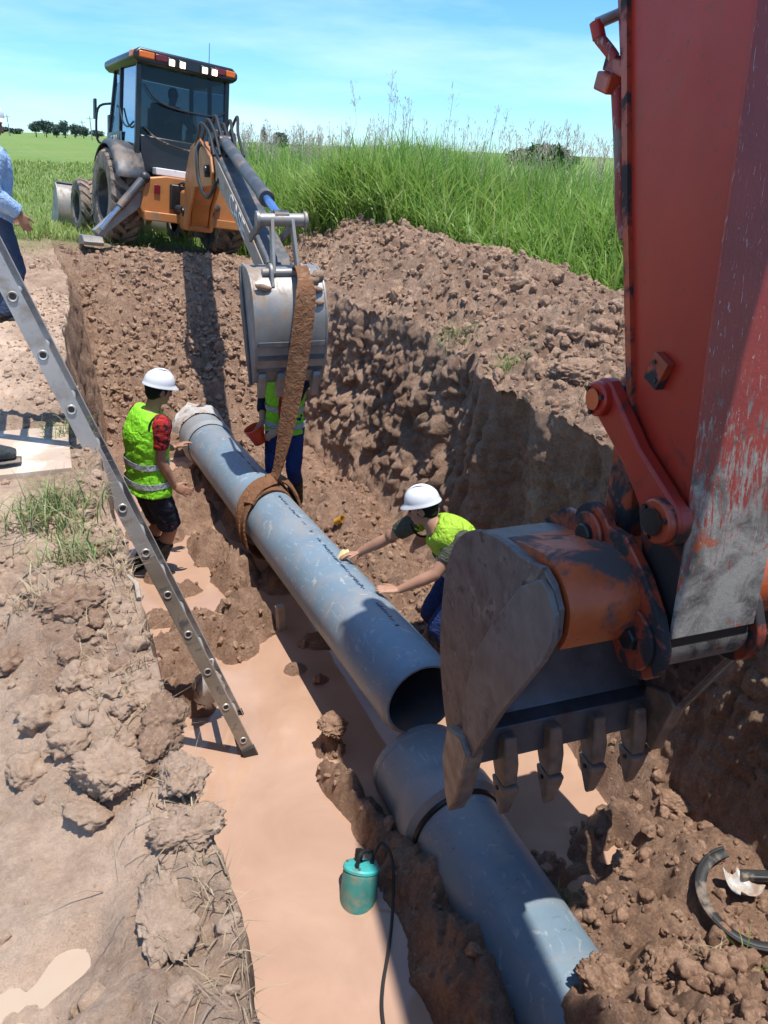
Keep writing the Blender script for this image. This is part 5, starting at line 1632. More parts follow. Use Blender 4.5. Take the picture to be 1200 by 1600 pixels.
# chassis, hood, axles
MB().box((0, .9, .72), (.75, 3.6, .36)).build('chassis', M['dark_paint'], bh, bev=.02)
MB().cyl((-.8, 0, .70), (.8, 0, .70), .14, 20).build('rear_axle', M['dark_paint'], bh)
MB().cyl((-.8, 2.13, .47), (.8, 2.13, .47), .10, 20).build('front_axle', M['dark_paint'], bh)
hood = MB().box((0, 2.15, 1.32), (.92, 1.75, .72), None, (.86, .97)).build('hood', M['orange'], bh, bev=.06, seg=3)
for k in range(5):
    MB().box((-.475, 1.9 + .12 * k, 1.3), (.012, .05, .34), (0, rad(5), 0)).build('hood_louver', M['dark_paint'], hood)
MB().cyl((.22, 2.0, 1.6), (.22, 2.0, 2.25), .045, 16).build('exhaust', M['black_steel'], bh)
MB().box((-.62, 1.05, .95), (.30, .9, .34)).build('step_tank', M['dark_paint'], bh, bev=.03)

# cab
cabL = MB().box((0, .42, 1.18), (1.30, 1.62, .60), None, (1.08, 1.0)).build('cab_body', M['cab_black'], bh, bev=.03)
MB().prism([(-.62, 1.10), (.62, 1.10), (.66, 1.62), (-.66, 1.62)], 'y', -.50, -.40).build('rear_panel', M['cab_black'], cabL, bev=.02)
# posts
posts = {'RL': ((-.70, -.46, 1.15), (-.67, -.46, 2.56)), 'RR': ((.70, -.46, 1.15), (.67, -.46, 2.56)), 'ML': ((-.74, .32, 1.15), (-.70, .36, 2.56)), 'MR': ((.74, .32, 1.15), (.70, .36, 2.56)), 'FL': ((-.72, 1.22, 1.2), (-.62, 1.02, 2.56)), 'FR': ((.72, 1.22, 1.2), (.62, 1.02, 2.56))}
for k, (a, b) in posts.items():
    w = .075 if k[0] == 'R' else .06
    MB().bar(a, b, w, w, side=(1, 0, 0)).build('cab_post', M['cab_black'], bh, bev=.012)
def pane(name, q, mat=None, t=.008):
    q = [Vector(p) for p in q]; n = (q[1] - q[0]).cross(q[3] - q[0]).normalized() * t
    mb = MB(); m = len(q)
    mb.v = [tuple(p) for p in q] + [tuple(p + n) for p in q]
    mb.f = [tuple(range(m)), tuple(reversed(range(m, 2 * m)))] + [(i, m + i, m + (i + 1) % m, (i + 1) % m) for i in range(m)]
    return mb.build(name, mat or M['cab_glass'], bh, smooth=False)
pane('rear_window', [(-.66, -.47, 1.60), (.66, -.47, 1.60), (.64, -.47, 2.54), (-.64, -.47, 2.54)])
pane('side_window', [(-.715, -.42, 1.45), (-.735, .30, 1.45), (-.70, .34, 2.54), (-.68, -.42, 2.54)])
pane('side_window', [(-.745, .36, 1.30), (-.72, 1.18, 1.30), (-.63, 1.00, 2.54), (-.70, .38, 2.54)])
pane('side_window', [(.715, -.42, 1.45), (.735, .30, 1.45), (.70, .34, 2.54), (.68, -.42, 2.54)])
pane('side_window', [(.745, .36, 1.30), (.72, 1.18, 1.30), (.63, 1.00, 2.54), (.70, .38, 2.54)])
pane('windscreen', [(-.70, 1.22, 1.62), (.70, 1.22, 1.62), (.60, 1.03, 2.54), (-.60, 1.03, 2.54)])
# curved opening bar of the rear window and lower window outline
MB().tube(smooth_path([(-.62, -.53, 2.30), (-.45, -.545, 2.12), (-.2, -.545, 2.05), (.2, -.545, 2.03), (.5, -.54, 2.05), (.63, -.53, 2.12)], 5), .014, 8).build('window_bar', M['cab_black'], bh)
MB().tube(smooth_path([(-.60, -.515, 1.72), (-.42, -.52, 1.60), (-.1, -.52, 1.52), (.3, -.52, 1.50), (.62, -.515, 1.52)], 5), .012, 8).build('window_seal', M['rubber'], bh)
MB().tube(smooth_path([(-.73, -.40, 1.78), (-.745, -.15, 1.72), (-.755, .10, 1.80), (-.745, .28, 2.0)], 5), .014, 8).build('door_bar', M['cab_black'], bh)
MB().tube(smooth_path([(-.76, 1.05, 1.5), (-.90, 1.10, 1.55), (-.90, 1.05, 2.0), (-.72, .95, 2.1)], 5), .018, 8).build('grab_rail', M['cab_black'], bh)
mir = MB().box((-.92, 1.16, 2.0), (.04, .12, .30)).build('mirror', M['cab_black'], bh, bev=.015)
# roof with lamp bar
roof = MB().prism([(-.72, 2.55), (.72, 2.55), (.79, 2.60), (.79, 2.68), (.70, 2.745), (-.70, 2.745), (-.79, 2.68), (-.79, 2.60)], 'y', -.62, 1.10).build('roof', M['cab_black'], bh, bev=.035, seg=3)
for x, w, mt, nm in ((-.61, .22, 'amber', 'indicator_lamp'), (.66, .15, 'amber', 'indicator_lamp'), (-.40, .17, 'red_lens', 'tail_lamp'), (.49, .17, 'red_lens', 'tail_lamp')):
    MB().box((x, -.628, 2.655), (w, .05, .085)).build(nm, M[mt], roof, bev=.012)
MB().box((-.792, -.50, 2.655), (.03, .16, .085)).build('indicator_lamp', M['amber'], roof, bev=.01)
for x in (-.25, -.09, .25, .40):
    hsn = MB().box((x, -.625, 2.625), (.125, .05, .125)).build('work_lamp', M['cab_black'], roof, bev=.015)
    MB().box((x, -.655, 2.625), (.082, .02, .082)).build('lamp_lens', M['lamp_on'], hsn, bev=.008)
MB().tube([(.42, -.35, 2.74), (.41, -.36, 3.05)], [.006, .004], 6).build('antenna', M['hose'], roof)
# seat and console inside
MB().box((0, .05, 1.45), (.52, .50, .14)).build('seat', M['hose'], bh, bev=.04)
MB().box((-.0, .34, 1.82), (.50, .13, .72), (rad(-8), 0, 0)).build('seat_back', M['hose'], bh, bev=.05)
MB().box((0, 1.0, 1.6), (.5, .25, .5)).build('console', M['hose'], bh, bev=.04)
for s in (-1, 1):
    MB().tube([(s * .18, -.30, 1.35), (s * .17, -.26, 1.85)], [.018, .012], 8).build('control_lever', M['hose'], bh)
# fenders
for s in (-1, 1):
    mb = MB(); n = 16; base = 0
    for k in range(n + 1):
        a = rad(20 + 118 * k / n); rr = .80
        y_, z_ = math.cos(a) * -rr * 1.0, .72 + math.sin(a) * rr * .98
        for x in (s * .64, s * 1.02, s * 1.06):
            mb.v.append((x, -y_ if False else y_, z_ - (.06 if x == s * 1.06 else 0)))
    for k in range(n):
        for j in range(2):
            i = k * 3 + j; q = (i, i + 1, i + 4, i + 3); mb.f.append(q if s < 0 else q[::-1])
    o = mb.build('fender', M['dipper'], bh, angle=60)
    so = o.modifiers.new('s', 'SOLIDIFY'); so.thickness = .018
# loader arms and bucket
for s in (-1, 1):
    MB().prism([(1.05, 1.62), (1.25, 1.72), (2.2, 1.35), (3.25, .62), (3.3, .30), (3.1, .32), (2.1, 1.08), (1.2, 1.42)], 'x', s * .56 - .05, s * .56 + .05).build('loader_arm', M['orange'], bh, bev=.012)
    MB().cyl((s * .68, 1.3, .85), (s * .62, 2.5, 1.1), .05, 14).build('lift_cylinder', M['dark_paint'], bh)
    MB().bar((s * .66, 1.18, .9), (s * .66, 1.18, 1.95), .09, .14, side=(1, 0, 0)).build('loader_tower', M['dark_paint'], bh, bev=.01)
lb = smooth_path([(3.95, .02), (3.55, .0), (3.32, .06), (3.22, .25), (3.24, .50), (3.36, .72), (3.50, .82)], 5)
lbi = [(a + .03, b + .02) for a, b in lb][::-1]
lbk = MB().prism(lb + lbi, 'x', -1.12, 1.12).build('loader_bucket', M['grey_steel'], bh, angle=45)
for s in (-1, 1):
    MB().prism([(3.97, .02), (3.55, -.01), (3.30, .05), (3.20, .25), (3.22, .50), (3.35, .74), (3.50, .86), (3.62, .70), (3.80, .35)], 'x', s * 1.12 - .012, s * 1.12 + .012).build('bucket_side', M['grey_steel'], lbk, bev=.004)
MB().box((0, 3.50, .83), (2.26, .05, .06), (.6, 0, 0)).build('bucket_rim', M['dipper'], lbk, bev=.008)
# rear frame
fr = MB().prism([(-.72, .46), (.72, .46), (.78, .60), (.70, 1.02), (.40, 1.08), (-.40, 1.08), (-.70, 1.02), (-.78, .60)], 'y', -.98, -.72).build('rear_frame', M['orange'], bh, bev=.02)
MB().box((0, -1.0, .80), (.70, .10, .36)).build('frame_recess', M['black_steel'], fr, bev=.02)
MB().box((0, -1.04, .50), (1.50, .12, .13)).build('frame_rail', M['orange'], fr, bev=.015)
MB().box((-.54, -.995, .88), (.09, .02, .12)).build('tail_light', M['red_lens'], fr, bev=.006)
MB().box((0, -.62, 1.14), (.95, .20, .10)).build('rear_step', M['white_decal'], fr, bev=.01)
for k in range(7):
    x = -.26 + .085 * k
    MB().tube(smooth_path([(x, -.98, .95), (x * .7, -1.12, 1.02 + .02 * (k % 3)), (x * .4, -1.22, .92)], 5), .014, 8).build('hydraulic_hose', M['hose'], fr)
# stabilizers
for s in (-1, 1):
    top = Vector((s * .72, -.86, .92)); ft = Vector((s * 1.48, -1.02, .10))
    MB().bar(top + Vector((0, .02, -.15)), ft + Vector((-s * .05, 0, .06)), .14, .20, side=(0, 1, 0), w2=.12, t2=.14).build('stabilizer_leg', M['grey_steel'], bh, bev=.015)
    a = top + Vector((0, -.10, .10)); b = ft + Vector((-s * .10, -.10, .14))
    m_ = a + (b - a) * .58
    cy_ = MB().cyl(a, m_, .062, 18).build('stabilizer_cylinder', M['dipper'], bh, bev=.006)
    MB().cyl(m_, b, .036, 16).build('stabilizer_rod', M['chrome'], cy_)
    MB().ball(a, .085, 14).build('cylinder_eye', M['dark_paint'], cy_)
    MB().prism([(-.17, 0), (.17, 0), (.20, .05), (.08, .13), (-.08, .13), (-.20, .05)], 'x', -.14, .14).build('stabilizer_pad', M['grey_steel'], bh, bev=.01).location = ft + Vector((s * .02, -.02, -.09))

# lettering
def text_mesh(body, size, ext=.002):
    cu = bpy.data.curves.new('lettering', 'FONT'); cu.body = body; cu.size = size; cu.extrude = ext; cu.align_x = 'CENTER'; cu.align_y = 'CENTER'
    o = bpy.data.objects.new('lettering_tmp', cu); COL.objects.link(o)
    bpy.context.view_layer.update()
    me = bpy.data.meshes.new_from_object(o.evaluated_get(bpy.context.evaluated_depsgraph_get()))
    bpy.data.objects.remove(o); bpy.data.curves.remove(cu)
    return me
def lettering(body, size, mat, parent, ux, uy, loc, name='lettering', stretch=1.0):
    me = text_mesh(body, size); me.materials.append(mat)
    o = bpy.data.objects.new(name, me); link(o, parent)
    ux, uy = Vector(ux).normalized(), Vector(uy).normalized(); uz = ux.cross(uy).normalized(); uy = uz.cross(ux)
    m4 = Matrix(((ux.x * stretch, uy.x, uz.x, loc[0]), (ux.y * stretch, uy.y, uz.y, loc[1]), (ux.z * stretch, uy.z, uz.z, loc[2]), (0, 0, 0, 1)))
    o.matrix_basis = m4
    return o
lettering('C 317', .15, M['white_decal'], bh, (0, -1, .02), (.0, 0, 1), (-.762, .62, 1.56), 'fleet_number')
MB().box((-.742, .62, 1.50), (.012, .9, .34), (0, rad(-2), 0)).build('door_lower_panel', M['cab_black'], bh)

# --- digging arm (built in its own vertical plane)
P0 = BHM @ Vector((0, -1.22, .62))
BK = Vector((2.03, 6.35, 0))
a_ = Vector((BK.x - P0.x, BK.y - P0.y, 0)); a_.normalize(); lt = a_.cross(Vector((0, 0, 1))).normalized()
if lt.x < 0: lt = -lt
def A(r_, z, l_=0.0): return BHI @ (Vector((P0.x, P0.y, z)) + a_ * r_ + lt * l_)
def aprism(poly, l0, l1, name, mat, bev=.012, parent=None, angle=25):
    n = len(poly); mb = MB()
    for l_ in (l0, l1):
        for (r_, z) in poly: mb.v.append(tuple(A(r_, z, l_)))
    area = sum(poly[i][0] * poly[(i + 1) % n][1] - poly[(i + 1) % n][0] * poly[i][1] for i in range(n))
    f = [tuple(range(n)), tuple(reversed(range(n, 2 * n)))] + [(i, n + i, n + (i + 1) % n, (i + 1) % n) for i in range(n)]
    mb.f = f if area > 0 else [q[::-1] for q in f]
    me = mb.mesh(name, True, angle)
    bm = bmesh.new(); bm.from_mesh(me); bmesh.ops.recalc_face_normals(bm, faces=bm.faces); bm.to_mesh(me); bm.free()
    me.set_sharp_from_angle(angle=rad(angle)); me.materials.append(mat)
    o = bpy.data.objects.new(name, me); link(o, parent or bh)
    if bev:
        b = o.modifiers.new('bevel', 'BEVEL'); b.width = bev; b.segments = 2; b.limit_method = 'ANGLE'; b.angle_limit = rad(40)
    return o
z0 = P0.z
MB().box(tuple(BHI @ (P0 + Vector((0, 0, .02)))), (.46, .30, .56)).build('swing_post', M['orange'], bh, bev=.05)
MB().cyl(A(0, z0 - .34), A(0, z0 + .40), .09, 20).build('swing_pin', M['black_steel'], bh)
for s in (-1, 1):
    MB().cyl(A(-.35, z0 + .05, s * .35), A(.05, z0 + .05, s * .20), .055, 14).build('swing_cylinder', M['dark_paint'], bh)
# boom: two tall orange side plates with dark web
bpoly = [(.02, z0 - .12), (.16, z0 - .22), (.5, z0 + .05), (1.4, 1.02), (2.5, 1.08), (3.02, 1.12), (3.10, 1.26), (3.0, 1.42), (2.75, 1.50), (2.1, 1.60), (1.2, 1.50), (.35, z0 + .55), (-.05, z0 + .22)]
for s in (-1, 1):
    aprism(bpoly, s * .155 - .018, s * .155 + .018, 'boom_plate', M['orange'])
aprism([(r_ * .97 + .03, z - .03 if z > 1.3 else z + .05) for r_, z in bpoly], -.13, .13, 'boom_web', M['orange'])
for r_, z in ((2.92, 1.27), (.08, z0 + .02)):
    MB().cyl(A(r_, z, -.23), A(r_, z, .23), .065, 20).build('boom_pin', M['black_steel'], bh, bev=.006)
# dipper
dp = [(2.62, 1.52), (2.82, 1.56), (3.3, 1.42), (4.5, 1.06), (5.70, .70), (5.86, .56), (5.80, .42), (5.66, .42), (4.4, .80), (3.3, 1.08), (2.88, 1.12), (2.70, 1.28)]
dip = aprism(dp, -.11, .11, 'dipper', M['dipper'])
side_poly = [(2.92, 1.16), (3.0, 1.46), (4.5, 1.02), (5.66, .65), (5.80, .56), (5.78, .45), (5.66, .45), (4.4, .83), (3.3, 1.11)]
for s in (-1, 1):
    aprism(side_poly, s * .118 - .008, s * .118 + .008, 'dipper_side', M['dipper_light'], .004, dip)
dd = (A(5.4, .62) - A(3.4, 1.20)).normalized(); upv = (A(3, 2) - A(3, 1)).normalized()
c_ = A(4.45, .925, -.131)
lettering('CASE', .24, M['white_decal'], dip, dd, upv, c_, 'dipper_lettering', 1.55)
# dipper cylinder over the boom, bucket cylinder over the dipper
def cyl2(a, b, f, r1, r2, nm, rod=M['chrome'], barrel=M['dipper']):
    a, b = A(*a), A(*b); m_ = a + (b - a) * f
    c = MB().tube([a, a + (m_ - a) * .93, a + (m_ - a) * .935, m_], [r1, r1, r1 * 1.14, r1 * 1.14], 20).build(nm, barrel, bh)
    MB().cyl(m_, b, r2, 16).build('piston_rod', rod, c)
    for e in (a, b):
        MB().cyl(e - (lt_l * .06), e + (lt_l * .06), r1 * 1.05, 18).build('cylinder_eye', M['dark_paint'], c)
    return c
lt_l = (A(0, 0, 1) - A(0, 0, 0)).normalized()
cyl2((.35, z0 + .45), (2.68, 1.50), .62, .062, .034, 'dipper_cylinder')
cyl2((3.05, 1.58), (5.88, 1.03), .80, .062, .036, 'bucket_cylinder', M['blue_rod'])
cyl2((-.02, z0 + .30), (1.85, 1.45), .6, .060, .034, 'boom_cylinder')
# hoses over the elbow
for k in range(6):
    l_ = -.16 + .064 * k
    hp = smooth_path([tuple(A(1.7, 1.52, l_)), tuple(A(2.3, 1.66 + .03 * (k % 2), l_ * 1.15)), tuple(A(2.7, 1.76 + .04 * (k % 3), l_ * 1.3)), tuple(A(3.0, 1.66, l_)), tuple(A(3.3, 1.44, l_))], 6)
    MB().tube(hp, .017, 8).build('hydraulic_hose', M['hose'], bh)
hp = smooth_path([tuple(A(2.3, 1.55, -.17)), tuple(A(2.6, 1.45, -.26)), tuple(A(2.8, 1.15, -.28)), tuple(A(3.05, 1.0, -.22)), tuple(A(3.3, 1.2, -.14))], 6)
MB().tube(hp, .022, 8).build('hydraulic_hose', M['hose'], bh)
MB().box(tuple(A(2.85, 1.60)), (.26, .22, .10), (-.4, 0, 0)).build('valve_block', M['dark_paint'], bh, bev=.015)
# bucket linkage
CT = (5.90, 1.02)
MB().cyl(A(CT[0], CT[1], -.19), A(CT[0], CT[1], .19), .052, 20).build('link_tube', M['grey_steel'], bh, bev=.006)
for s in (-1, 1):
    MB().cyl(A(CT[0], CT[1], s * .185), A(CT[0], CT[1], s * .215), .068, 20).build('link_boss', M['grey_steel'], bh, bev=.006)
    MB().bar(A(CT[0], CT[1], s * .155), A(5.22, .80, s * .145), .024, .075, side=lt_l).build('guide_link', M['dipper'], bh, bev=.006)
    MB().bar(A(CT[0] + .01, CT[1], s * .085), A(6.02, .60, s * .105), .028, .085, side=lt_l, t2=.11).build('bucket_link', M['grey_steel'], bh, bev=.006)
# bucket (back towards the camera, mouth towards the machine)
so_ = smooth_path([(5.70, .64), (5.92, .64), (6.10, .55), (6.21, .36), (6.225, .12), (6.17, -.10), (6.08, -.26), (6.02, -.32)], 5)
si_ = [(r_ - .022, z - .004) for r_, z in so_][::-1]
db = aprism(so_ + si_, -.305, .305, 'digging_bucket', M['grey_steel'], 0, angle=50)
sidep = [(5.66, .60), (5.72, .655)] + [(r_ + .006, z + .004) for r_, z in so_[5:]] + [(5.98, -.35), (5.86, -.10), (5.70, .25)]
for s in (-1, 1):
    aprism(sidep, s * .305 - .010, s * .305 + .010, 'bucket_side', M['grey_steel'], .004, db)
    aprism([(5.655, .58), (5.70, .63), (5.80, .40), (5.95, -.05), (6.02, -.33), (5.97, -.36), (5.84, -.10), (5.68, .25)], s * .325 - .010, s * .325 + .010, 'side_cutter', M['dipper'], .004, db)
for k, zz in enumerate((.06, -.06, -.17)):
    rr = np.interp(zz, [-.26, -.10, .12], [6.085, 6.175, 6.235])
    MB().bar(A(rr, zz, -.29), A(rr, zz, .29), .014, .045, side=tuple(A(1, 0) - A(0, 0))).build('wear_strip', M['dipper'], db, bev=.004)
for k in range(4):
    l_ = -.24 + .16 * k
    tb_ = [(6.12, -.20), (6.15, -.24), (6.10, -.36), (6.03, -.46), (6.00, -.46), (6.01, -.34)]
    aprism(tb_, l_ - .035, l_ + .035, 'tooth', M['grey_steel'], .012, db)
for s in (-1, 1):
    aprism(arc((5.76, .50), .085, 100, 260, 8) + [(6.0, .45), (6.14, .52)] + arc((6.03, .62), .075, -10, 130, 6), s * .13 - .014, s * .13 + .014, 'bucket_ear', M['grey_steel'], .006, db)
for c in ((5.76, .50), (6.03, .62)):
    MB().cyl(A(c[0], c[1], -.20), A(c[0], c[1], .20), .034, 16).build('bucket_pin', M['grey_steel'], db)
# clumps of mud stuck on the bucket
for k, (r_, z, l_, s_) in enumerate(((6.13, .56, .17, .07), (6.17, .50, .22, .05), (6.16, .52, -.22, .045), (6.10, .60, .26, .05), (6.22, .40, .24, .03))):
    v, f = clod_shape(2, 700 + k, .5)
    me = mesh_np('stuck_mud', v * np.array([s_ * 1.3, s_ * .6, s_]), f); me.materials.append(M['clod'])
    o = bpy.data.objects.new('stuck_mud', me); link(o, db); o.location = A(r_, z, l_)
# ------------------------------------------------------------------ people
def remesh(mb, voxel, name, smooth=3, wrinkle=0.0, seed=1):
    me = mb.mesh(name, False)
    o = bpy.data.objects.new('tmp_' + name, me); COL.objects.link(o)
    m1 = o.modifiers.new('r', 'REMESH'); m1.mode = 'VOXEL'; m1.voxel_size = voxel; m1.use_smooth_shade = True
    m2 = o.modifiers.new('s', 'SMOOTH'); m2.factor = .5; m2.iterations = smooth
    dg = bpy.context.evaluated_depsgraph_get()
    out = bpy.data.meshes.new_from_object(o.evaluated_get(dg)); out.name = name
    bpy.data.objects.remove(o); bpy.data.meshes.remove(me)
    if wrinkle:
        n = len(out.vertices); co = np.empty(n * 3, np.float32); out.vertices.foreach_get('co', co); co = co.reshape(-1, 3)
        nr = np.empty(n * 3, np.float32); out.vertices.foreach_get('normal', nr); nr = nr.reshape(-1, 3)
        f = fbm(co[:, 0] * 9 + co[:, 2] * 14, co[:, 1] * 9 - co[:, 2] * 8, 3, seed) + .6 * fbm(co[:, 0] * 22, co[:, 2] * 26 + co[:, 1] * 12, 2, seed + 4)
        co = co + nr * (f * wrinkle)[:, None]
        out.vertices.foreach_set('co', co.astype(np.float32).ravel()); out.update()
    out.shade_smooth()
    return out

def ik(a, b, l1, l2, pole):
    a, b, pole = Vector(a), Vector(b), Vector(pole)
    d = b - a; L_ = min(d.length, (l1 + l2) * .999); u = d.normalized(); b = a + u * L_
    x = (l1 * l1 - l2 * l2 + L_ * L_) / (2 * L_); h = math.sqrt(max(l1 * l1 - x * x, 1e-6))
    p = pole - u * pole.dot(u)
    p = p.normalized() if p.length > 1e-5 else Vector((0, 0, 1))
    return a + u * x + p * h, b

def lerp(a, b, t): return a + (b - a) * t

class Person:
    def __init__(s, label, base, S=1.0, name='person'):
        s.base = Vector(base); s.S = S
        s.root = thing(name, label, 'person', s.base)
    def setup(s, pelvis, neck, head, pr, sr, face, wr, elp, ank, knp, spine_bow=(0, 0, 0), hand_dirs=None, palm=None, curl=(.25, .25)):
        k = s.S; s.pelvis, s.neck, s.head = Vector(pelvis), Vector(neck), Vector(head)
        s.pr, s.sr, s.face = Vector(pr).normalized(), Vector(sr).normalized(), Vector(face).normalized()
        bow = Vector(spine_bow)
        up = (s.neck - s.pelvis)
        s.sp = [s.pelvis - up * .16, s.pelvis, s.pelvis + up * .28 + bow * .7, s.pelvis + up * .62 + bow, s.pelvis + up * .88 + bow * .4, s.neck]
        s.sd = [s.pr, s.pr, (s.pr * .65 + s.sr * .35), (s.pr * .3 + s.sr * .7), s.sr, s.sr]
        s.tr = [(.135, .105), (.168, .125), (.152, .112), (.172, .125), (.165, .105), (.085, .075)]
        s.tr = [(a * k, b * k) for a, b in s.tr]
        s.sh = [s.pelvis + up * .90 + bow * .4 - s.sr * .185 * k, s.pelvis + up * .90 + bow * .4 + s.sr * .185 * k]   # left, right
        s.hip = [s.pelvis - up * .05 - s.pr * .092 * k, s.pelvis - up * .05 + s.pr * .092 * k]
        s.el = []; s.wr = []; s.kn = []; s.an = []
        for i in (0, 1):
            e, w = ik(s.sh[i], wr[i], .295 * k, .265 * k, elp[i]); s.el.append(e); s.wr.append(w)
            q, a = ik(s.hip[i], ank[i], .44 * k, .43 * k, knp[i]); s.kn.append(q); s.an.append(a)
        s.hd = [Vector(h).normalized() if h is not None else (s.wr[i] - s.el[i]).normalized() for i, h in enumerate(hand_dirs or (None, None))]
        s.pn = [Vector(p).normalized() if p is not None else s.sr for p in (palm or (None, None))]
        s.curl = curl
        return s
    def torso(s, mb, extra, a=0, b=6, n=20):
        mb.tube(s.sp[a:b], [(r0 + extra, r1 + extra) for r0, r1 in s.tr[a:b]], n, side=None) if False else None
        path = s.sp[a:b]; base = len(mb.v); m = len(path)
        P = smooth_path([tuple(p) for p in path], 4); Rr = smooth_path([r_ for r_ in s.tr[a:b]], 4); Sd = smooth_path([tuple(d) for d in s.sd[a:b]], 4)
        for i, p in enumerate(P):
            p = Vector(p); d = Vector(P[min(i + 1, len(P) - 1)]) - Vector(P[max(i - 1, 0)])
            sd, u = frame_for(d, Vector(Sd[i]))
            for q in range(n):
                an = 2 * math.pi * q / n
                ca, sa = math.cos(an), math.sin(an)
                ex_ = .80
                cx = math.copysign(abs(ca) ** ex_, ca); cy_ = math.copysign(abs(sa) ** ex_, sa)
                mb.v.append(tuple(p + sd * cx * (Rr[i][0] + extra) + u * cy_ * (Rr[i][1] + extra)))
        for i in range(len(P) - 1):
            for q in range(n):
                q2 = (q + 1) % n
                mb.f.append((base + i * n + q, base + i * n + q2, base + (i + 1) * n + q2, base + (i + 1) * n + q))
        mb.f.append(tuple(base + q for q in reversed(range(n)))); mb.f.append(tuple(base + (len(P) - 1) * n + q for q in range(n)))
        return P
    def band(s, t, extra, h, mat, name, parent):
        """ring round the torso at spine fraction t (0 pelvis .. 1 neck)"""
        mb = MB(); idx = [0, 1, 2, 3, 4, 5]; ts = [-.16, 0, .28, .62, .88, 1.0]
        f = lambda tt: Vector([np.interp(tt, ts, [p[j] for p in s.sp]) for j in range(3)])
        g = lambda tt, j: float(np.interp(tt, ts, [r_[j] for r_ in s.tr]))
        sdv = Vector([np.interp(t, ts, [p[j] for p in s.sd]) for j in range(3)])
        L_ = (s.neck - s.pelvis).length; dt = h / L_ / 2; n = 32
        d = f(t + .05) - f(t - .05); sd, u = frame_for(d, sdv)
        for tt, e_ in ((t - dt, extra - .004), (t - dt, extra), (t + dt, extra), (t + dt, extra - .004)):
            for q in range(n):
                an = 2 * math.pi * q / n; ca, sa = math.cos(an), math.sin(an)
                mb.v.append(tuple(f(tt) - s.base + sd * math.copysign(abs(ca) ** .8, ca) * (g(tt, 0) + e_) + u * math.copysign(abs(sa) ** .8, sa) * (g(tt, 1) + e_)))
        for i in range(3):
            for q in range(n):
                q2 = (q + 1) % n; mb.f.append((i * n + q, i * n + q2, (i + 1) * n + q2, (i + 1) * n + q))
        return mb.build(name, mat, parent, angle=60)
    def arm(s, mb, i, t0, t1, extra, n=14):
        k = s.S
        pts = [s.sh[i] - s.sr * (.05 * k if i else -.05 * k), s.sh[i], lerp(s.sh[i], s.el[i], .5), s.el[i], lerp(s.el[i], s.wr[i], .35), s.wr[i]]
        rr = [.052, .060, .050, .041, .043, .027]; tt = [-.12, 0, .25, .5, .68, 1.0]
        P = []; R2 = []
        for q in range(25):
            t = t0 + (t1 - t0) * q / 24
            P.append(Vector([np.interp(t, tt, [p[j] for p in pts]) for j in range(3)])); R2.append(float(np.interp(t, tt, rr)) * k + extra)
        mb.tube(P, R2, n)
    def leg(s, mb, i, t0, t1, extra, n=16, flare=0):
        k = s.S
        pts = [s.hip[i] + (s.hip[i] - s.kn[i]) * .12, s.hip[i], lerp(s.hip[i], s.kn[i], .5), s.kn[i], lerp(s.kn[i], s.an[i], .35), s.an[i]]
        rr = [.088, .092, .074, .056, .057, .038]; tt = [-.06, 0, .25, .5, .68, 1.0]
        P = []; R2 = []
        for q in range(25):
            t = t0 + (t1 - t0) * q / 24
            P.append(Vector([np.interp(t, tt, [p[j] for p in pts]) for j in range(3)])); R2.append(float(np.interp(t, tt, rr)) * k + extra + flare * q / 24)
        mb.tube(P, R2, n)
    def hand(s, mb, i):
        k = s.S; w = s.wr[i]; d = s.hd[i]; pn = s.pn[i]; pn = (pn - d * pn.dot(d)).normalized(); sd = d.cross(pn).normalized()   # pn: back of hand normal
        if i == 0: sd = -sd
        kn_ = w + d * .092 * k
        mb.tube([w - d * .02, w + d * .012 * k, w + d * .05 * k, kn_], [(.024 * k, .018 * k), (.030 * k, .017 * k), (.040 * k, .016 * k), (.040 * k, .013 * k)], 12, side=sd)
        cu = s.curl[i]
        for j, (o_, ln, rr) in enumerate(((-.030, .068, .0088), (-.010, .078, .0092), (.010, .073, .0090), (.030, .058, .0080))):
            a = kn_ - d * .012 * k + sd * (o_ * k); spread = sd * (o_ * 2.2)
            d1 = (d + spread - pn * cu * .7).normalized(); d2 = (d + spread - pn * cu * 2.2).normalized(); d3 = (d * .8 + spread - pn * cu * 3.6).normalized()
            p1 = a + d1 * ln * .5 * k; p2 = p1 + d2 * ln * .32 * k; p3 = p2 + d3 * ln * .28 * k
            mb.tube([a, p1, p2, p3], [rr * 1.1 * k, rr * k, rr * .95 * k, rr * .75 * k], 8)
        a = w + d * .025 * k - sd * .022 * k
        d1 = (d * .75 - sd * .8 - pn * .15).normalized(); d2 = (d - sd * .35 - pn * .25).normalized()
        mb.tube([a, a + d1 * .042 * k, a + d1 * .042 * k + d2 * .032 * k, a + d1 * .042 * k + d2 * .052 * k], [.013 * k, .011 * k, .010 * k, .008 * k], 8)
    def headmesh(s, mb):
        k = s.S; f = s.face; c = s.head
        upv = (c - s.neck).normalized(); upv = (upv * .5 + Vector((0, 0, 1)) * .5)
        upv = (upv - f * upv.dot(f)).normalized(); rt = f.cross(upv).normalized()
        s.hup, s.hrt = upv, rt
        Rm = Matrix((rt, f, upv)).transposed()
        mb.ball(c + upv * .018 * k - f * .008 * k, (.076 * k, .097 * k, .098 * k), 20, Rm)
        mb.ball(c + f * .030 * k - upv * .050 * k, (.058 * k, .062 * k, .066 * k), 16, Rm)
        mb.ball(c + f * .066 * k - upv * .092 * k, (.026 * k, .022 * k, .020 * k), 10, Rm)
        mb.tube([c + f * .085 * k + upv * .018 * k, c + f * .103 * k - upv * .018 * k, c + f * .108 * k - upv * .034 * k, c + f * .088 * k - upv * .040 * k], [.008 * k, .011 * k, .015 * k, .010 * k], 8)
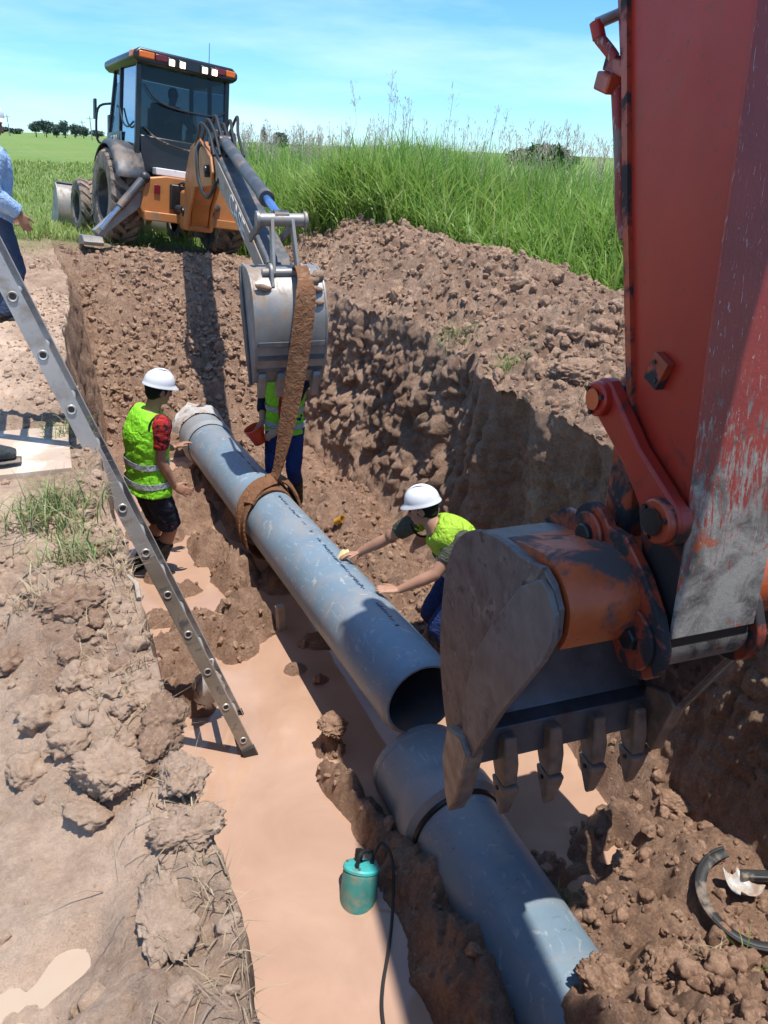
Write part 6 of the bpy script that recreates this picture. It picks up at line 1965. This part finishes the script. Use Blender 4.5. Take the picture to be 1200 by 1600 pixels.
        mb.tube([c + f * .084 * k + upv * .026 * k - rt * .05 * k, c + f * .096 * k + upv * .028 * k, c + f * .084 * k + upv * .026 * k + rt * .05 * k], .011 * k, 8)
        mb.tube([c + f * .080 * k - upv * .064 * k - rt * .024 * k, c + f * .092 * k - upv * .064 * k, c + f * .080 * k - upv * .064 * k + rt * .024 * k], .009 * k, 8)
        for q in (-1, 1):
            mb.ball(c + rt * q * .078 * k - f * .004 * k - upv * .012 * k, (.009 * k, .019 * k, .031 * k), 10, Rm)
        mb.tube([s.neck - (s.neck - s.pelvis).normalized() * .03, s.neck + (c - s.neck) * .25, c - upv * .05 * k - f * .018 * k], [.070 * k, .058 * k, .056 * k], 16)
    def body(s, mat, voxel=.0068):
        mb = MB(); s.torso(mb, -.012)
        for i in (0, 1):
            s.arm(mb, i, -.12, 1.0, 0); s.hand(mb, i); s.leg(mb, i, -.06, 1.0, 0)
            d = s.an[i] - s.kn[i]; fw = s.toe(i)
            mb.tube([s.an[i] - fw * .05 - Vector((0, 0, .04)), s.an[i] + fw * .06 - Vector((0, 0, .045)), s.an[i] + fw * .16 - Vector((0, 0, .055))], [.034, .036, .024], 10)
        s.headmesh(mb)
        me = remesh(mb, voxel, 'body'); me.materials.append(mat)
        me.transform(Matrix.Translation(-s.base))
        return link(bpy.data.objects.new('body', me), s.root)
    def toe(s, i):
        f = s.pr.cross(Vector((0, 0, 1))) * -1
        f = Vector((0, 0, 1)).cross(s.pr); f.z = 0
        sp_ = (-.22 if i == 0 else .22)
        f = (f.normalized() + s.pr * sp_).normalized()
        return f
    def garment(s, fn, voxel, name, mat, wr=.004, parent=None, seed=1):
        mb = MB(); fn(mb); me = remesh(mb, voxel, name, 3, wr, seed); me.materials.append(mat)
        me.transform(Matrix.Translation(-s.base))
        return link(bpy.data.objects.new(name, me), parent or s.root)
    def shirt(s, mat, sleeve=.36, extra=.010, name='shirt', low=0, smat=None, seed=1):
        def fn(mb):
            s.torso(mb, extra, low, 6)
            if smat is None:
                for i in (0, 1): s.arm(mb, i, -.12, sleeve, extra + .008)
        o = s.garment(fn, .010, name, mat, .005, seed=seed)
        if smat is not None:
            for i in (0, 1): s.garment(lambda mb, i=i: s.arm(mb, i, -.10, sleeve, extra + .008), .010, 'sleeve', smat, .006, o, seed + i)
        return o
    def vest(s, mat, hem=.0, extra=.028, bands=(.14, .42), seed=3):
        def fn(mb):
            a = s.sp; keep = s.sp[0], s.tr[0]
            s.sp[0] = s.pelvis + (s.pelvis - s.neck) * hem; s.tr[0] = (s.tr[1][0] + .010, s.tr[1][1] + .010)
            s.torso(mb, extra, 0, 6)
            for i in (0, 1): s.arm(mb, i, -.12, -.01, extra * .6)
            s.sp[0], s.tr[0] = keep
        o = s.garment(fn, .011, 'safety_vest', mat, .007, seed=seed)
        for t in bands: s.band(t, extra + .010, .048, M['reflective'], 'reflective_band', o)
        for i in (0, 1):
            d = (s.sh[i] - s.el[i]).normalized(); sx = s.sr * (1 if i else -1)
            pts = []
            c = s.sh[i] - sx * .012
            upv = (s.neck - s.pelvis).normalized(); fw = s.sr.cross(upv)
            for q in range(21):
                an = 2 * math.pi * q / 20
                pts.append(c + upv * (math.cos(an) * .098 - .03) * s.S + fw * math.sin(an) * .092 * s.S + sx * .018 * math.cos(an) * 0 - s.base)
            MB().tube(pts, .0085, 6).build('arm_trim', M['vest_trim'], o)
        return o
    def legs(s, mat, t1, extra=.016, name='trousers', flare=0, seed=5):
        def fn(mb):
            s.torso(mb, extra, 0, 3)
            for i in (0, 1): s.leg(mb, i, -.06, t1, extra, 16, flare)
        return s.garment(fn, .011, name, mat, .006, seed=seed)
    def boots(s, mat, top=.68, extra=.014):
        for i in (0, 1):
            fw = s.toe(i); sd = Vector((-fw.y, fw.x, 0))
            def fn(mb, i=i):
                s.leg(mb, i, top, 1.0, extra)
                a = s.an[i]; dn = Vector((0, 0, 1))
                mb.tube([a - fw * .075 - dn * .045, a - fw * .03 - dn * .03, a + fw * .05 - dn * .032, a + fw * .12 - dn * .047, a + fw * .185 - dn * .058], [(.036, .040), (.045, .055), (.046, .050), (.048, .036), (.032, .024)], 14, side=sd)
            b = s.garment(fn, .009, 'boot', mat, .003)
            a = s.an[i] - s.base; z = -.088
            MB().tube([a - fw * .10 + Vector((0, 0, z)), a - fw * .05 + Vector((0, 0, z)), a + fw * .05 + Vector((0, 0, z)), a + fw * .13 + Vector((0, 0, z)), a + fw * .20 + Vector((0, 0, z))], [(.030, .012), (.044, .014), (.044, .014), (.050, .014), (.030, .012)], 12, side=sd).build('sole', M['rubber'], b)
    def helmet(s, mat=None):
        k = s.S * .94; c = s.head + s.hup * .050 * s.S - s.face * .006; f, u, r_ = s.face, s.hup, s.hrt
        Rm = Matrix((r_, f, u)).transposed().to_4x4(); Rm.translation = c - s.base
        mb = MB(); n = 40; rings = []
        for i in range(10):
            ph = math.pi / 2 * i / 9
            for q in range(n):
                a = 2 * math.pi * q / n
                ridge = 1 + .035 * math.exp(-(math.cos(a) / .16) ** 2) * math.sin(ph) ** .5
                mb.v.append(tuple(Rm @ Vector((.108 * k * math.cos(a) * math.cos(ph) ** .75, .130 * k * math.sin(a) * math.cos(ph) ** .75, .112 * k * math.sin(ph) ** .95 * ridge))))
        for i in range(9):
            for q in range(n):
                q2 = (q + 1) % n; mb.f.append((i * n + q, i * n + q2, (i + 1) * n + q2, (i + 1) * n + q))
        sh_ = mb.build('helmet', mat or M['helmet'], s.root, angle=70)
        mb = MB()
        for ring, (ex_, z) in enumerate(((1.0, .010), (1.015, -.004), (1.055, -.012), (1.058, -.018), (.96, -.012))):
            for q in range(n):
                a = 2 * math.pi * q / n; vis = max(0, math.sin(a)) ** 2
                e2 = 1 + (ex_ - 1) * (1 + 4.0 * vis)
                mb.v.append(tuple(Rm @ Vector((.110 * k * math.cos(a) * e2, .132 * k * math.sin(a) * e2, (z - .010 * vis * (ring > 1)) * k))))
        for i in range(4):
            for q in range(n):
                q2 = (q + 1) % n; mb.f.append((i * n + q2, i * n + q, (i + 1) * n + q, (i + 1) * n + q2))
        mb.build('brim', mat or M['helmet'], sh_, angle=60)
        mb = MB(); mb.tube([tuple(Rm @ Vector((0, .125 * k * math.cos(t), .118 * k * math.sin(t) + .004))) for t in np.linspace(.35, 2.8, 14)], [(.016, .006)] * 14, 8, side=tuple(r_)); mb.build('crown_ridge', mat or M['helmet'], sh_, angle=70)
    def hair(s, mat):
        k = s.S; Rm = Matrix((s.hrt, s.face, s.hup)).transposed()
        mb = MB(); mb.ball(s.head + s.hup * .022 * k - s.face * .016 * k - s.base, (.081 * k, .098 * k, .100 * k), 20, Rm)
        mb.ball(s.head - s.hup * .020 * k - s.face * .045 * k - s.base, (.070 * k, .060 * k, .070 * k), 16, Rm)
        me = remesh(mb, .008, 'hair', 2, .003, 3); me.materials.append(mat)
        return link(bpy.data.objects.new('hair', me), s.root)
    def eyes(s):
        for q in (-1, 1):
            MB().ball(s.head + s.face * .083 * s.S + s.hrt * q * .031 * s.S + s.hup * .006 * s.S - s.base, .011 * s.S, 8).build('eye', M['hair'], s.root)

# worker in the water at the left, arm stretched towards the pipe
p = Person('worker in green vest, red shirt and black shorts standing in water left of the pipe', (.62, 6.08, -1.98), 1.04)
p.setup(pelvis=(.72, 6.06, -.985), neck=(.80, 6.06, -.39), head=(.872, 6.06, -.222), pr=(.35, -.94, 0), sr=(.30, -.95, 0), face=(.93, .25, -.25),
        wr=((.98, 6.24, -.80), (.90, 5.92, -1.01)), elp=((-.5, .3, -.8), (-.9, -.3, -.25)), ank=((.58, 6.22, -1.84), (.68, 6.02, -1.86)), knp=((1, .2, 0), (1, .3, 0)),
        spine_bow=(-.03, 0, 0), hand_dirs=((.8, .1, .3), (.80, -.22, -.50)), palm=((0, .2, 1), (-.2, -.9, .35)), curl=(.3, .12))
p.body(M['skin_a']); p.shirt(M['red_camo'], .33, .010, seed=2); p.vest(M['vest'], .16, .034, (.02, .30)); p.legs(M['shorts'], .47, .020, 'shorts', .02); p.boots(M['boots'], .66); p.hair(M['hair']); p.helmet(); p.eyes()
# red badge on the shorts
bq = lerp(p.hip[1], p.kn[1], .78) + (Vector((.25, -.95, 0)).normalized()) * .092 - p.base
MB().tube([bq + Vector((0, 0, .03)), bq, bq - Vector((0, 0, .04))], [(.024, .005), (.028, .005), (.006, .004)], 10, side=(.95, .25, 0)).build('badge', M['red_plaid'], p.root)

# worker behind the hanging bucket with the pail
p = Person('worker in green vest and blue trousers half hidden behind the backhoe bucket', (2.13, 6.75, -1.82), 1.0)
p.setup(pelvis=(2.15, 6.80, -.90), neck=(2.16, 6.78, -.37), head=(2.13, 6.72, -.16), pr=(-.80, .55, 0), sr=(-.85, .5, 0), face=(-.4, -.85, -.35),
        wr=((2.02, 6.62, -.90), (1.93, 6.84, -.86)), elp=((.6, .2, -.6), (.2, .9, -.4)), ank=((2.24, 6.72, -1.72), (2.03, 6.90, -1.72)), knp=((-.4, -.9, 0), (-.4, -.9, 0)),
        hand_dirs=((-.8, .0, -.35), (-.5, -.5, -.6)), palm=((0, -.6, .8), (.3, -.8, .4)), curl=(.5, .7))
p.body(M['skin_b'], .008); p.shirt(M['red_plaid'], .80, .010, smat=M['dark_sleeve'], seed=6); p.vest(M['vest'], .10, .026, (.06, .36), seed=8); p.legs(M['navy_trousers'], .80, .018); p.boots(M['boots'], .62, .024); p.hair(M['hair']); p.helmet()
MB().tube([p.pelvis + (p.neck - p.pelvis) * t_ + Vector((-.42, -.88, 0)) * .158 - p.base for t_ in (.05, .4, .8)], [(.035, .012), (.045, .012), (.03, .012)], 10, side=(.88, -.42, 0)).build('open_shirt_front', M['red_plaid'], p.root)
# the pail
pl = thing('pail', 'small orange-red plastic pail held by the worker behind the bucket', 'pail', (1.90, 6.80, -1.06))
pl.rotation_euler = (rad(-14), rad(-22), .5)
MB().lathe([(0, 0), (.062, 0), (.066, .004), (.086, .16), (.094, .165), (.094, .178), (.086, .178), (.083, .165), (.062, .010), (0, .010)], n=36).build('pail_body', M['pail'], pl, angle=40)
MB().lathe([(.082, .125), (.088, .127), (.089, .137), (.085, .139)], n=36).build('pail_rim', M['pail'], pl, angle=40)
MB().tube([(.092 * math.cos(t), .092 * math.sin(t) * .35 - .055 * math.sin(t), .165 - .11 * math.sin(t)) for t in np.linspace(0, math.pi, 15)], .004, 6).build('bail_handle', M['plastic_white'], pl)

# worker leaning on the pipe
p = Person('worker in white helmet and olive shirt leaning both hands on the hanging pipe', (2.55, 3.86, -1.80), 1.0)
p.setup(pelvis=(2.52, 3.86, -1.04), neck=(2.28, 3.95, -.69), head=(2.225, 4.02, -.575), pr=(-.15, .98, 0), sr=(-.38, .92, .0), face=(-.75, .60, -.30),
        wr=((1.98, 3.83, -1.055), (1.93, 4.40, -1.06)), elp=((.2, -.8, -.5), (.1, .6, -.7)), ank=((2.50, 3.66, -1.74), (2.66, 3.98, -1.74)), knp=((-1, .3, 0), (-1, .3, 0)),
        spine_bow=(.02, -.02, .05), hand_dirs=((-.80, .20, .12), (-.85, .05, .05)), palm=((.15, -.2, .97), (-.1, .3, .95)), curl=(.10, .30))
# left and right are seen from behind: index 0 is the near hand
p.body(M['skin_b']); p.shirt(M['olive'], .33, .010, seed=11); p.vest(M['vest_dull'], .04, .024, (.10, .40), seed=12); p.legs(M['navy_trousers'], .85, .018); p.boots(M['boots'], .62, .022); p.hair(M['hair']); p.helmet(); p.eyes()
MB().ball(lerp(p.el[1], p.sh[1], .10) - p.base, (.048, .048, .052), 12).build('elbow_patch', M['skin_c'], p.root)
spg = thing('sponge', 'pale yellow sponge under the far hand of the worker leaning on the pipe', 'sponge', (1.82, 4.43, -1.07))
spg.rotation_euler = (.2, -.5, .3)
v, f = clod_shape(3, 812, .3)
me = mesh_np('sponge_block', v * np.array([.055, .045, .03]), f); me.materials.append(M['sponge']); link(bpy.data.objects.new('sponge_block', me), spg)

# man in the light blue shirt at the left edge
p = Person('man in light blue long-sleeved shirt and jeans standing behind the ladder', (-.21, 7.50, .06), .98)
p.setup(pelvis=(-.12, 7.49, .97), neck=(-.055, 7.46, 1.47), head=(-.05, 7.45, 1.65), pr=(.15, -.99, 0), sr=(.12, -.99, 0), face=(.97, -.15, -.2),
        wr=((.01, 7.72, 1.0), (.075, 7.30, .985)), elp=((-.9, .3, -.2), (-.8, -.3, -.3)), ank=((-.26, 7.62, .14), (-.19, 7.38, .14)), knp=((1, 0, 0), (1, 0, 0)),
        hand_dirs=((.2, 0, -1), (.28, -.05, -.95)), palm=((0, 1, 0), (-.2, -1, 0)), curl=(.2, .22))
p.body(M['skin_c']); p.shirt(M['blue_shirt'], .97, .026, seed=15); p.legs(M['jeans'], .97, .018); p.boots(M['boots'], .9); p.hair(M['grey_hair']); p.helmet(); p.eyes()

# someone standing at the ladder, only a boot in the picture
p = Person('person in dark boots standing on the board beside the ladder', (-.32, 3.72, .16), 1.0)
p.setup(pelvis=(-.58, 3.72, 1.08), neck=(-.60, 3.70, 1.60), head=(-.57, 3.70, 1.78), pr=(.1, -.99, 0), sr=(.1, -.99, 0), face=(.98, 0, -.2),
        wr=((-.4, 3.98, 1.15), (-.42, 3.45, 1.15)), elp=((-.8, .3, -.3), (-.8, -.3, -.3)), ank=((-.44, 3.90, .29), (-.325, 3.74, .29)), knp=((1, 0, 0), (1, 0, 0)))
p.body(M['skin_c'], .012); p.shirt(M['dark_sleeve'], .9, .018, seed=25); p.legs(M['jeans'], .97, .018); p.boots(M['grey_boots'], .9); p.hair(M['hair']); p.helmet()

# operator in the backhoe, turned to the rear
def BW(x, y, z): return BHM @ Vector((x, y, z))
p = Person('operator in dark clothes sitting behind the rear window of the backhoe cab', BW(0, .10, 1.50), .96)
p.setup(pelvis=BW(0, .12, 1.60), neck=BW(0, .10, 2.10), head=BW(0, .04, 2.28), pr=BHM.to_3x3() @ Vector((-1, 0, 0)), sr=BHM.to_3x3() @ Vector((-1, 0, 0)), face=BHM.to_3x3() @ Vector((0, -.95, -.3)),
        wr=(BW(.18, -.25, 1.88), BW(-.18, -.25, 1.88)), elp=((.5, .2, -.6), (-.5, .2, -.6)), ank=(BW(.16, -.33, 1.15), BW(-.16, -.33, 1.15)), knp=((0, -1, .6), (0, -1, .6)))
p.body(M['skin_c'], .012); p.shirt(M['dark_sleeve'], .9, .014, seed=31); p.legs(M['jeans'], .9, .016); p.hair(M['hair'])
